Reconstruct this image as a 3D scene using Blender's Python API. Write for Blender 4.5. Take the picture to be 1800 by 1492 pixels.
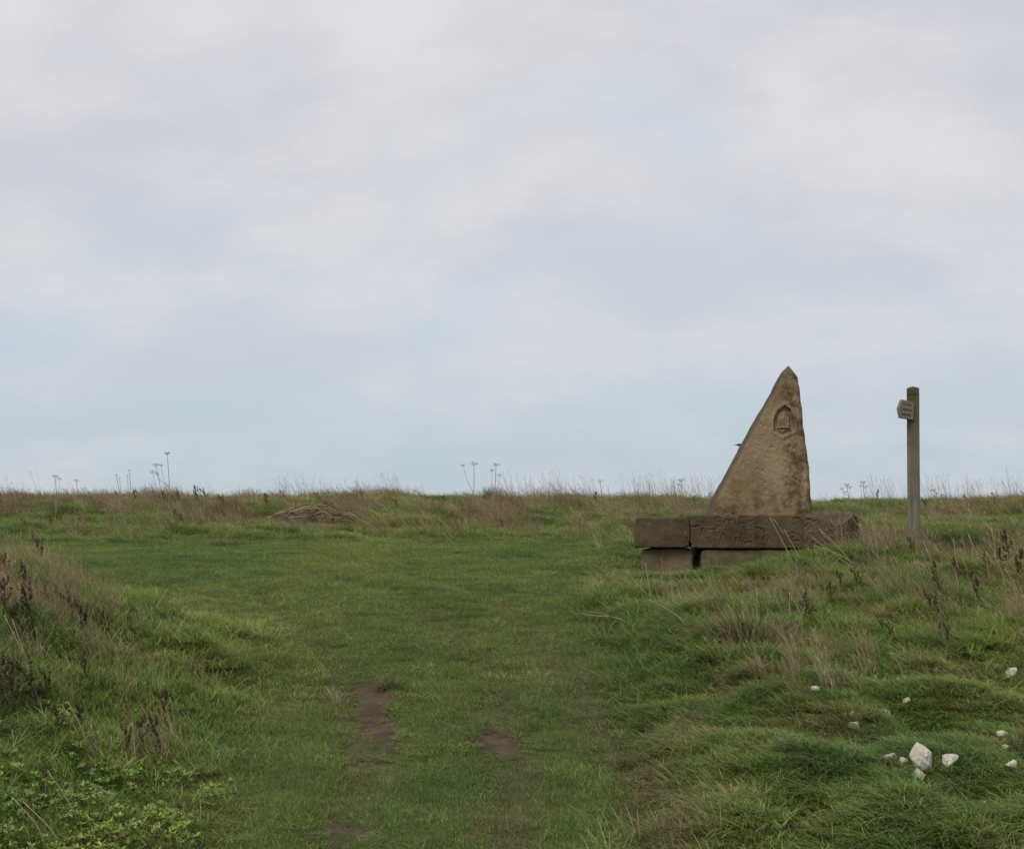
import bpy, bmesh, math, random
import numpy as np
from mathutils import Vector, Matrix

# ------------------------------------------------------------------ scene, camera, sky, sun
sc = bpy.context.scene
for o in list(bpy.data.objects):
    bpy.data.objects.remove(o)
C = sc.collection
PW, PH, F = 1800.0, 1492.0, 2500.0          # photograph size and focal length in its pixels
CAMZ, PITCH = 1.6, math.atan((875 - 746) / F)

cam_d = bpy.data.cameras.new('camera')
cam = bpy.data.objects.new('camera', cam_d)
C.objects.link(cam)
cam.location = (0, 0, CAMZ)
cam.rotation_euler = (math.pi / 2 + PITCH, 0, 0)
cam_d.sensor_width = 36.0
cam_d.lens = 36.0 * F / PW
cam_d.clip_start = 0.1
cam_d.clip_end = 6000
sc.camera = cam

SUN_EL, SUN_AZ = math.radians(48), math.radians(215)      # azimuth clockwise from +Y: behind the camera, to its left
w = bpy.data.worlds.new('World')
sc.world = w
w.use_nodes = True
nt = w.node_tree
nt.nodes.clear()
N = nt.nodes.new
L = nt.links.new


def wmath(op, a, b=None, c=None, clamp=False):
    n = N('ShaderNodeMath'); n.operation = op; n.use_clamp = clamp
    for i, v in enumerate((a, b, c)):
        if v is None: continue
        if isinstance(v, (int, float)): n.inputs[i].default_value = v
        else: L(v, n.inputs[i])
    return n.outputs[0]


sky = N('ShaderNodeTexSky')
sky.sky_type = 'NISHITA'; sky.sun_disc = False
sky.sun_elevation = SUN_EL; sky.sun_rotation = SUN_AZ
sky.air_density = 1.0; sky.dust_density = 2.0
tc = N('ShaderNodeTexCoord')
sep = N('ShaderNodeSeparateXYZ'); L(tc.outputs['Generated'], sep.inputs[0])
den = wmath('ADD', wmath('MAXIMUM', sep.outputs[2], 0.0), 0.42)
cx = wmath('DIVIDE', sep.outputs[0], den)
cy = wmath('DIVIDE', sep.outputs[1], den)
comb = N('ShaderNodeCombineXYZ'); L(cx, comb.inputs[0]); L(cy, comb.inputs[1])


def wnoise(scale, detail, rough, off, dist=0.0, sx=1.0):
    m = N('ShaderNodeMapping'); m.inputs['Location'].default_value = off
    m.inputs['Scale'].default_value = (sx, 1, 1)
    L(comb.outputs[0], m.inputs[0])
    n = N('ShaderNodeTexNoise'); n.inputs['Scale'].default_value = scale
    n.inputs['Detail'].default_value = detail; n.inputs['Roughness'].default_value = rough
    n.inputs['Distortion'].default_value = dist
    L(m.outputs[0], n.inputs['Vector'])
    return n.outputs[0]


def wramp(v, a, b):
    n = N('ShaderNodeMapRange'); n.interpolation_type = 'SMOOTHSTEP'
    L(v, n.inputs[0]); n.inputs[1].default_value = a; n.inputs[2].default_value = b
    return n.outputs[0]


def wmix(f, a, b):
    n = N('ShaderNodeMix'); n.data_type = 'RGBA'
    for s, v in ((n.inputs[0], f), (n.inputs[6], a), (n.inputs[7], b)):
        if isinstance(v, tuple): s.default_value = v
        elif isinstance(v, float): s.default_value = v
        else: L(v, s)
    return n.outputs[2]


SKY_STR = 0.1
SKY_K = 0.76      # sky level for the exposure used
def cl(r, g, b): return (r * SKY_K / SKY_STR, g * SKY_K / SKY_STR, b * SKY_K / SKY_STR, 1)
n1 = wnoise(2.0, 8, 0.56, (2.3, 0.9, 0), 0.1, 0.85)
n2 = wnoise(6.0, 8, 0.55, (7.1, 4.4, 2), 0.1, 0.85)
lift = wmath('MULTIPLY', wramp(sep.outputs[2], 0.05, 0.28), 0.12)
cover = wramp(wmath('ADD', lift, wmath('ADD', wmath('MULTIPLY', n1, 0.62), wmath('MULTIPLY', n2, 0.38))), 0.42, 0.60)
n3 = wnoise(4.0, 8, 0.54, (1.7, 9.2, 5), 0.15, 0.8)
shade = wramp(n3, 0.33, 0.66)
cloudc = wmix(shade, cl(0.575, 0.59, 0.645), cl(0.725, 0.71, 0.725))
hazec = wmix(wramp(sep.outputs[2], 0.0, 0.30), cl(0.515, 0.595, 0.665), cl(0.61, 0.66, 0.725))
base = wmix(0.92, sky.outputs[0], hazec)
up = wramp(sep.outputs[2], 0.02, 0.26)
covf = wmath('MULTIPLY', cover, wmath('ADD', wmath('MULTIPLY', up, 0.55), 0.38))
skyc = wmix(covf, base, cloudc)
bg = N('ShaderNodeBackground'); bg.inputs[1].default_value = SKY_STR
L(skyc, bg.inputs[0])
wo = N('ShaderNodeOutputWorld'); L(bg.outputs[0], wo.inputs[0])

sd = bpy.data.lights.new('sun', 'SUN')
sd.energy = 1.5; sd.angle = math.radians(28); sd.color = (1.0, 0.95, 0.87)
so = bpy.data.objects.new('sun', sd); C.objects.link(so)
so.location = (-8, -10, 20)
sdir = Vector((math.sin(SUN_AZ) * math.cos(SUN_EL), math.cos(SUN_AZ) * math.cos(SUN_EL), math.sin(SUN_EL)))
so.rotation_euler = (-sdir).to_track_quat('-Z', 'Y').to_euler()

vs = sc.view_settings
vs.view_transform = 'Standard'; vs.look = 'None'; vs.exposure = 0.45; vs.gamma = 1.0
vs.use_curve_mapping = False
sc.render.engine = 'CYCLES'
sc.cycles.max_bounces = 5; sc.cycles.diffuse_bounces = 3; sc.cycles.glossy_bounces = 2; sc.cycles.transmission_bounces = 3; sc.cycles.transparent_max_bounces = 4
sc.render.resolution_x, sc.render.resolution_y = 1024, 848

# ------------------------------------------------------------------ numpy helpers
rng = np.random.default_rng(7)
random.seed(7)


def sstep(a, b, x):
    t = np.clip((np.asarray(x, float) - a) / (b - a), 0, 1)
    return t * t * (3 - 2 * t)


def _hash(i, j, s):
    h = (i * 374761393 + j * 668265263 + s * 974634777) & 0xFFFFFFFF
    h = ((h ^ (h >> 13)) * 1274126177) & 0xFFFFFFFF
    h = (h ^ (h >> 16)) & 0xFFFFFFFF
    return h / 4294967295.0


def noise(x, y, s=0):
    x = np.asarray(x, float); y = np.asarray(y, float)
    i = np.floor(x).astype(np.int64); j = np.floor(y).astype(np.int64)
    fx = x - i; fy = y - j
    fx = fx * fx * (3 - 2 * fx); fy = fy * fy * (3 - 2 * fy)
    a = _hash(i, j, s); b = _hash(i + 1, j, s); c = _hash(i, j + 1, s); d = _hash(i + 1, j + 1, s)
    return (a + (b - a) * fx) * (1 - fy) + (c + (d - c) * fx) * fy


def fbm(x, y, s=0, o=4):
    v = 0; a = 0.5; t = 0
    for k in range(o):
        v = v + a * noise(x * 2 ** k, y * 2 ** k, s + k * 17); t += a; a *= 0.5
    return v / t


def fbm3(p, sc_, s=0, o=3):
    x, y, z = p[:, 0] * sc_, p[:, 1] * sc_, p[:, 2] * sc_
    return (fbm(x + 0.37 * z, y + 1.31 * z, s, o) + fbm(y + 5.2, z * 1.1 + 3.1 + 0.3 * x, s + 50, o) + fbm(z + 9.1, x + 2.7 - 0.2 * y, s + 90, o)) / 3


YK = np.array([-90, 0, 4, 6, 8, 10, 12, 14, 16, 18, 20, 22, 24, 27, 32, 40, 60, 100, 300, 900, 5000], float)
ZK = np.array([-1.6, -.36, -.09, 0, .17, .42, .66, .85, .95, 1.02, 1.07, 1.22, 1.37, 1.46, 1.46, 1.44, 1.38, 1.2, 0.4, -2, -20], float)
_yt = np.arange(-90, 120, 0.1)
_zt = np.interp(_yt, YK, ZK)
_k = np.exp(-0.5 * (np.arange(-25, 26) / 9.0) ** 2); _k /= _k.sum()
_zt = np.convolve(np.pad(_zt, 25, mode='edge'), _k, mode='valid')


RUT_Y = [5, 6.4, 8, 9, 10, 13, 16]
RUTS = [([-.95, -.8, -.85, -.95, -1.2, -2.3, -4.6], 0.05, 0.17), ([-.1, 0.02, -.02, -0.05, -0.1, -1.0, -3.4], 0.045, 0.20), ([.80, 0.75, .62, .50, .35, -.2, -2.2], 0.04, 0.20)]


def H0(x, y):
    x = np.asarray(x, float); y = np.asarray(y, float)
    z = np.where(y < 110, np.interp(y, _yt, _zt), np.interp(y, YK, ZK))
    # near bank on the left
    A = sstep(-1.25, -3.7, x) * sstep(12.0, 9.4, y) * (0.36 + 0.64 * sstep(5.6, 8.8, y)) * sstep(-2, 4, y)
    z = z + 0.80 * A * (1 + 0.25 * sstep(-3.5, -8, x))
    # rise on the right round the monument
    z = z + 0.20 * sstep(1.3, 3.6, x) * sstep(8.5, 13.0, y) * sstep(23, 17, y)
    z = z + 0.22 * sstep(0.62, 1.55, x + 0.16 * np.sin(y * 1.1)) * sstep(4.0, 7.0, y) * sstep(14, 10, y)
    for (xs_, dp, wd_) in RUTS:
        dx = x - np.interp(y, RUT_Y, xs_)
        z = z - dp * np.exp(-(dx / wd_) ** 2) * sstep(17, 12, y) * sstep(2, 4, y)
    # far left lies a little higher at the skyline, right a little lower
    z = z + 0.05 * sstep(0, -6, x) * sstep(20, 26, y) - 0.05 * sstep(2, 8, x) * sstep(22, 28, y) * sstep(200, 60, y)
    return z


MUDW = []                       # outlines of the bare mud, in plan; filled below


def rough(x, y):
    """0 on the trodden track, 1 on the rough banks."""
    x = np.asarray(x, float); y = np.asarray(y, float)
    e = 0.25 * (fbm(x * 1.3, y * 1.3, 5, 3) - 0.5)
    r = sstep(0.55, 1.35, x + e * 1.6 + 0.25 * sstep(10, 7, y)) * sstep(15.5, 14.6, y)
    r = np.maximum(r, sstep(0.9, 1.6, x + e) * sstep(13, 15, y))
    l = sstep(-1.15, -2.0, x + e + 0.08 * (y - 6)) * sstep(11.6, 10.4, y)
    b = sstep(18.2, 20.0, y + e * 3)
    return np.clip(np.maximum(np.maximum(r, l), b), 0, 1)


def H(x, y):
    z = H0(x, y)
    r = rough(x, y)
    near = sstep(60, 35, y)
    z = z + near * (0.030 + 0.075 * r) * (fbm(x * 0.9 + 3, y * 0.9, 11, 3) - 0.5)
    z = z + near * (0.024 + 0.25 * r) * (fbm(x * 2.3, y * 2.3 + 7, 21, 3) - 0.5)
    z = z + near * sstep(20.5, 23, y) * 0.30 * (fbm(x * 0.75, y * 0.55 + 3, 121, 3) - 0.52)
    z = z - 0.05 * sstep(0.6, 1.0, x) * sstep(3.0, 2.2, x) * sstep(13.2, 14.3, y) * sstep(15.6, 15.0, y)
    z = z + near * 0.07 * r * (fbm(x * 5, y * 5, 31, 2) - 0.5)
    for P in MUDW:
        z = z - 0.035 * sstep(0.10, -0.08, polysd(x, y, P))
    return z


# pixel <-> world
cp, sp_ = math.cos(PITCH), math.sin(PITCH)


def ray(u, v):
    a = (u - PW / 2) / F; b = (PH / 2 - v) / F
    return np.array([a, cp - b * sp_, sp_ + b * cp])


def at(u, v, tmin=3.5, tmax=45):
    d = ray(u, v)
    t = np.linspace(tmin, tmax, 2600)
    x, y, z = d[0] * t, d[1] * t, CAMZ + d[2] * t
    hit = np.nonzero(z <= H(x, y))[0]
    k = hit[0] if len(hit) else len(t) - 1
    return Vector((x[k], y[k], float(H(x[k], y[k]))))


def at_depth(u, v, Y):
    d = ray(u, v); t = Y / d[1]
    return Vector((d[0] * t, Y, CAMZ + d[2] * t))


def project(x, y, z):
    dz = z - CAMZ
    fw = y * cp + dz * sp_
    upc = -y * sp_ + dz * cp
    return PW / 2 + F * x / fw, PH / 2 - F * upc / fw


def inpoly(u, v, poly):
    u = np.asarray(u); v = np.asarray(v); c = np.zeros(u.shape, bool)
    n = len(poly)
    for i in range(n):
        x1, y1 = poly[i]; x2, y2 = poly[(i + 1) % n]
        k = ((y1 > v) != (y2 > v)) & (u < (x2 - x1) * (v - y1) / (y2 - y1 + 1e-9) + x1)
        c ^= k
    return c


def polysd(x, z, P):
    x = np.asarray(x, float); z = np.asarray(z, float)
    d = np.full(x.shape, 1e6)
    for k in range(len(P)):
        x1, z1 = P[k]; x2, z2 = P[(k + 1) % len(P)]; dx, dz = x2 - x1, z2 - z1
        t = np.clip(((x - x1) * dx + (z - z1) * dz) / (dx * dx + dz * dz), 0, 1)
        d = np.minimum(d, np.hypot(x - x1 - t * dx, z - z1 - t * dz))
    return np.where(inpoly(x, z, P), -d, d)


# ------------------------------------------------------------------ mesh helpers
def mesh_np(name, V, faces, smooth=False):
    """V (n,3); faces: list of (m,k) index arrays."""
    me = bpy.data.meshes.new(name)
    V = np.asarray(V, np.float32)
    me.vertices.add(len(V)); me.vertices.foreach_set('co', V.ravel())
    idx = np.concatenate([f.ravel() for f in faces]).astype(np.int32)
    tot = np.concatenate([np.full(len(f), f.shape[1]) for f in faces]).astype(np.int32)
    st = np.concatenate([[0], np.cumsum(tot)[:-1]]).astype(np.int32)
    me.loops.add(len(idx)); me.loops.foreach_set('vertex_index', idx)
    me.polygons.add(len(tot)); me.polygons.foreach_set('loop_start', st)
    me.polygons.foreach_set('loop_total', tot)
    if smooth: me.polygons.foreach_set('use_smooth', np.ones(len(tot), bool))
    me.update(calc_edges=True); me.validate()
    return me


def attr(me, name, data, typ='FLOAT_VECTOR'):
    a = me.attributes.new(name, typ, 'POINT')
    a.data.foreach_set('vector' if typ == 'FLOAT_VECTOR' else 'value', np.asarray(data, np.float32 if typ != 'INT' else np.int32).ravel())


def obj(name, me, mat=None, parent=None, loc=None):
    o = bpy.data.objects.new(name, me); C.objects.link(o)
    if mat is not None and len(me.materials) == 0: me.materials.append(mat)
    if parent is not None: o.parent = parent
    if loc is not None: o.location = loc
    return o


def tag(o, label=None, cat=None, group=None, kind=None):
    if label: o['label'] = label
    if cat: o['category'] = cat
    if group: o['group'] = group
    if kind: o['kind'] = kind
    return o


def empty(name, loc, rz=0.0, s=1.0):
    o = bpy.data.objects.new(name, None); C.objects.link(o)
    o.location = loc; o.rotation_euler = (0, 0, rz); o.scale = (s, s, s); o.empty_display_size = 0.1
    return o


class Geo:
    """collects strips/tubes/blades, then builds one mesh"""
    def __init__(s): s.V = []; s.F3 = []; s.F4 = []; s.A = []; s.n = 0

    def add(s, V, f3=None, f4=None, a=None):
        V = np.asarray(V, float).reshape(-1, 3)
        if f3 is not None and len(f3): s.F3.append(np.asarray(f3) + s.n)
        if f4 is not None and len(f4): s.F4.append(np.asarray(f4) + s.n)
        s.V.append(V); s.n += len(V)
        s.A.append(np.zeros((len(V), 3)) if a is None else np.asarray(a, float).reshape(-1, 3))

    def mesh(s, name, mat=None, smooth=False):
        fs = []
        if s.F4: fs.append(np.concatenate(s.F4))
        if s.F3: fs.append(np.concatenate(s.F3))
        me = mesh_np(name, np.concatenate(s.V), fs, smooth)
        attr(me, 'bl', np.concatenate(s.A))
        if mat is not None: me.materials.append(mat)
        return me


def blades(g, base, h, wd, az, th0, th1, segs=3, tw=None, dry=None, r=np.random):
    """vectorised grass blades: base (n,3); h, wd, az, th0, th1 (n,)"""
    n = len(base)
    P = base.copy(); rows = []; ts = np.linspace(0, 1, segs + 1)
    tw = r.uniform(-0.9, 0.9, n) if tw is None else tw
    sx = np.stack([-np.sin(az + tw), np.cos(az + tw), np.zeros(n)], 1)
    d2 = np.stack([np.cos(az), np.sin(az)], 1)
    for k, t in enumerate(ts):
        wk = wd * (1 - 0.25 * t) * (0.0 if k == segs else 1.0) * 0.5
        if k == segs: rows.append(P.copy()[:, None, :])
        else: rows.append(np.stack([P - sx * wk[:, None], P + sx * wk[:, None]], 1))
        th = th0 + th1 * (t + 0.5 / segs)
        sl = h / segs
        P = P + np.stack([d2[:, 0] * np.sin(th) * sl, d2[:, 1] * np.sin(th) * sl, np.cos(th) * sl], 1)
    V = np.concatenate(rows, 1)              # n, 2*segs+1, 3
    m = 2 * segs + 1
    off = np.arange(n)[:, None] * m
    q = [[2 * k, 2 * k + 1, 2 * k + 3, 2 * k + 2] for k in range(segs - 1)]
    f4 = (off[:, :, None] + np.array(q)[None]).reshape(-1, 4) if q else None
    f3 = off + np.array([[2 * segs - 2, 2 * segs - 1, 2 * segs]])
    tt = np.concatenate([np.repeat(ts[:-1], 2), [1.0]])
    rn = r.uniform(0, 1, n)
    dr = np.zeros(n) if dry is None else dry
    A = np.stack([np.tile(tt, (n, 1)), np.repeat(rn[:, None], m, 1), np.repeat(dr[:, None], m, 1)], 2)
    g.add(V.reshape(-1, 3), f3, f4, A.reshape(-1, 3))


def tube(g, pts, r0, r1, sides=5, a=None, cap=False):
    pts = [np.asarray(p, float) for p in pts]
    n = len(pts); V = []
    for i, p in enumerate(pts):
        d = pts[min(i + 1, n - 1)] - pts[max(i - 1, 0)]
        d = d / (np.linalg.norm(d) + 1e-9)
        u = np.cross(d, [0.31, 0.2, 0.93]); u /= np.linalg.norm(u) + 1e-9
        v = np.cross(d, u)
        rr = r0 + (r1 - r0) * i / (n - 1)
        for k in range(sides):
            t = 2 * math.pi * k / sides
            V.append(p + (u * math.cos(t) + v * math.sin(t)) * rr)
    f4 = [[i * sides + k, i * sides + (k + 1) % sides, (i + 1) * sides + (k + 1) % sides, (i + 1) * sides + k]
          for i in range(n - 1) for k in range(sides)]
    f3 = None
    if cap:
        V.append(pts[-1]); m = len(V) - 1
        f3 = [[(n - 1) * sides + k, (n - 1) * sides + (k + 1) % sides, m] for k in range(sides)]
    g.add(np.array(V), f3, f4, np.tile(np.array(a if a is not None else (0.5, 0.5, 0.0)), (len(V), 1)))


def spline(P, n):
    """Catmull-Rom through P, n points"""
    P = np.asarray(P, float)
    if len(P) == 2: return np.array([P[0] + (P[1] - P[0]) * t for t in np.linspace(0, 1, n)])
    Q = np.vstack([2 * P[0] - P[1], P, 2 * P[-1] - P[-2]])
    out = []
    for t in np.linspace(0, len(P) - 1 - 1e-6, n):
        i = int(t); f = t - i
        a, b, c, d = Q[i], Q[i + 1], Q[i + 2], Q[i + 3]
        out.append(0.5 * (2 * b + (c - a) * f + (2 * a - 5 * b + 4 * c - d) * f * f + (3 * b - a - 3 * c + d) * f ** 3))
    return np.array(out)


def gridbox(hx, hy, hz, res, r):
    """rounded box surface centred on 0, half sizes hx hy hz, grid step res, corner radius r"""
    def ax(h): return np.linspace(-h, h, max(2, int(round(2 * h / res)) + 1))
    X, Y, Z = ax(hx), ax(hy), ax(hz)
    Vs, Fs, n = [], [], 0
    for (A, B, const, order, flip) in ((X, Z, -hy, 'xz', 0), (X, Z, hy, 'xz', 1), (X, Y, hz, 'xy', 0), (X, Y, -hz, 'xy', 1), (Y, Z, hx, 'yz', 0), (Y, Z, -hx, 'yz', 1)):
        a, b = np.meshgrid(A, B, indexing='ij'); c = np.full(a.shape, const)
        p = {'xz': (a, c, b), 'xy': (a, b, c), 'yz': (c, a, b)}[order]
        V = np.stack([q.ravel() for q in p], 1)
        na, nb = a.shape
        i, j = np.meshgrid(np.arange(na - 1), np.arange(nb - 1), indexing='ij'); i = i.ravel(); j = j.ravel()
        f = np.stack([i * nb + j, (i + 1) * nb + j, (i + 1) * nb + j + 1, i * nb + j + 1], 1)
        if flip: f = f[:, ::-1]
        Vs.append(V); Fs.append(f + n); n += len(V)
    V = np.concatenate(Vs); Fq = np.concatenate(Fs)
    key = np.round(V / (res * 0.05)).astype(np.int64)
    _, first, inv = np.unique(key, axis=0, return_index=True, return_inverse=True)
    V = V[first]; Fq = inv.reshape(-1)[Fq]
    h = np.array([hx, hy, hz]); q = np.clip(V, -(h - r), h - r); d = V - q
    ln = np.linalg.norm(d, axis=1, keepdims=True)
    V2 = np.where(ln > 1e-9, q + d / np.maximum(ln, 1e-9) * r, V)
    return V2, Fq, V


# ------------------------------------------------------------------ materials
class Mat:
    def __init__(s, name):
        s.m = bpy.data.materials.new(name); s.m.use_nodes = True
        s.t = s.m.node_tree; s.t.nodes.clear()
        s.out = s.t.nodes.new('ShaderNodeOutputMaterial')

    def n(s, t, **k):
        x = s.t.nodes.new(t)
        for a, b in k.items(): setattr(x, a, b)
        return x

    def l(s, a, b): s.t.links.new(a, b)

    def put(s, sock, v):
        if v is None: return
        if hasattr(v, 'is_output'): s.l(v, sock)
        else: sock.default_value = v

    def math(s, op, a, b=None, clamp=False):
        x = s.n('ShaderNodeMath', operation=op, use_clamp=clamp); s.put(x.inputs[0], a); s.put(x.inputs[1], b); return x.outputs[0]

    def vmath(s, op, a, b=None, sc_=None):
        x = s.n('ShaderNodeVectorMath', operation=op); s.put(x.inputs[0], a); s.put(x.inputs[1], b)
        if sc_ is not None: s.put(x.inputs[3], sc_)
        return x.outputs[0]

    def noise(s, vec, scale, detail=4, rough_=0.55, dist=0.0):
        x = s.n('ShaderNodeTexNoise'); s.put(x.inputs['Vector'], vec); x.inputs['Scale'].default_value = scale
        x.inputs['Detail'].default_value = detail; x.inputs['Roughness'].default_value = rough_; x.inputs['Distortion'].default_value = dist
        return x.outputs[0]

    def ramp(s, v, a, b, c=0.0, d=1.0):
        x = s.n('ShaderNodeMapRange', interpolation_type='SMOOTHSTEP'); s.put(x.inputs[0], v)
        x.inputs[1].default_value = a; x.inputs[2].default_value = b; x.inputs[3].default_value = c; x.inputs[4].default_value = d
        return x.outputs[0]

    def mix(s, f, a, b):
        x = s.n('ShaderNodeMix', data_type='RGBA')
        for k, v in ((0, f), (6, a), (7, b)):
            if isinstance(v, tuple) and len(v) == 3: v = (*v, 1)
            s.put(x.inputs[k], v)
        return x.outputs[2]

    def coord(s, which='Object'): return s.n('ShaderNodeTexCoord').outputs[which]
    def pos(s): return s.n('ShaderNodeNewGeometry').outputs['Position']
    def sepxyz(s, v):
        x = s.n('ShaderNodeSeparateXYZ'); s.l(v, x.inputs[0]); return x.outputs

    def bsdf(s, col, rough_=0.8, bump=None, bstr=0.3, bdist=0.01, spec=0.3):
        b = s.n('ShaderNodeBsdfPrincipled')
        s.put(b.inputs['Base Color'], (*col, 1) if isinstance(col, tuple) and len(col) == 3 else col)
        s.put(b.inputs['Roughness'], rough_); b.inputs['Specular IOR Level'].default_value = spec
        if bump is not None:
            q = s.n('ShaderNodeBump'); q.inputs['Strength'].default_value = bstr; q.inputs['Distance'].default_value = bdist
            s.l(bump, q.inputs['Height']); s.l(q.outputs[0], b.inputs['Normal'])
        s.l(b.outputs[0], s.out.inputs[0]); return b


STRAW = (0.33, 0.245, 0.14)


def mat_blade(name, use_inst=True, col=(0.08, 0.11, 0.03), straw=STRAW, trans=0.42, var=0.6):
    """blade colour: instance tint x blade variation, dry blades go straw-coloured"""
    m = Mat(name)
    bl = m.n('ShaderNodeAttribute', attribute_name='bl', attribute_type='GEOMETRY')
    s = m.sepxyz(bl.outputs['Vector'])
    if use_inst:
        ic = m.n('ShaderNodeAttribute', attribute_name='icol', attribute_type='INSTANCER').outputs['Vector']
    else:
        ic = col
    k = m.math('ADD', m.math('MULTIPLY', s[1], var), 1 - var / 2)
    c = m.vmath('SCALE', ic, None, k)
    c = m.mix(s[2], c, (*straw, 1))
    p = m.n('ShaderNodeBsdfPrincipled'); m.put(p.inputs['Base Color'], c)
    p.inputs['Roughness'].default_value = 0.62; p.inputs['Specular IOR Level'].default_value = 0.22
    t = m.n('ShaderNodeBsdfTranslucent'); m.put(t.inputs[0], c)
    x = m.n('ShaderNodeMixShader'); x.inputs[0].default_value = trans
    m.l(p.outputs[0], x.inputs[1]); m.l(t.outputs[0], x.inputs[2]); m.l(x.outputs[0], m.out.inputs[0])
    return m.m


def mat_plain(name, col, col2, scale=30, rough_=0.8, bump=0.3):
    m = Mat(name); v = m.coord()
    f = m.noise(v, scale, 4, 0.6)
    m.bsdf(m.mix(m.ramp(f, 0.35, 0.65), col, col2), rough_, f, bump, 0.004)
    return m.m


M_grass = mat_blade('grass_blade')
M_dry = mat_blade('dry_blade', trans=0.2, var=0.7)
M_tussock = mat_blade('tussock_blade', False, (0.06, 0.085, 0.025))
M_stem = mat_plain('dry_stem', (0.30, 0.235, 0.15), (0.40, 0.33, 0.23), 60)
M_greystem = mat_plain('grey_stem', (0.20, 0.155, 0.11), (0.33, 0.28, 0.22), 40)
M_darkstalk = mat_plain('dark_stalk', (0.085, 0.055, 0.035), (0.17, 0.115, 0.07), 40)
M_seed = mat_plain('dock_seed', (0.075, 0.042, 0.027), (0.145, 0.088, 0.055), 90)
M_chalk = None


def mat_ground():
    m = Mat('turf_soil'); p = m.pos()
    a = m.noise(p, 1.1, 5, 0.6); b = m.noise(p, 14, 4, 0.6); c = m.noise(p, 90, 3, 0.6)
    col = m.mix(m.ramp(a, 0.35, 0.65), (0.060, 0.088, 0.024), (0.088, 0.098, 0.034))
    col = m.mix(m.ramp(b, 0.45, 0.7), col, (0.070, 0.050, 0.030))
    m.bsdf(col, 0.95, m.math('ADD', m.math('MULTIPLY', b, 2), c), 0.6, 0.02, 0.1)
    return m.m


def mat_mud():
    m = Mat('wet_mud'); p = m.pos()
    a = m.noise(p, 5, 5, 0.6); b = m.noise(p, 45, 5, 0.65)
    col = m.mix(m.ramp(a, 0.35, 0.65), (0.110, 0.076, 0.048), (0.158, 0.114, 0.076))
    col = m.mix(m.ramp(b, 0.55, 0.75), col, (0.080, 0.054, 0.038))
    r = m.ramp(a, 0.4, 0.6, 0.9, 0.7)
    m.bsdf(col, r, m.math('ADD', m.math('MULTIPLY', a, 1.5), b), 1.0, 0.05, 0.12)
    return m.m


def mat_chalk():
    m = Mat('chalk'); v = m.coord()
    a = m.noise(v, 12, 5, 0.6); b = m.noise(v, 60, 4, 0.6)
    col = m.mix(m.ramp(a, 0.35, 0.7), (0.46, 0.43, 0.34), (0.62, 0.59, 0.51))
    col = m.mix(m.ramp(b, 0.58, 0.75), col, (0.24, 0.21, 0.13))
    g_ = m.ramp(m.noise(v, 22, 4, .6), .52, .62, 0, .6)
    col = m.mix(g_, col, (0.20, 0.19, 0.10))
    m.bsdf(col, 0.92, m.math('ADD', a, b), 0.8, 0.012, 0.2)
    return m.m


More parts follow.
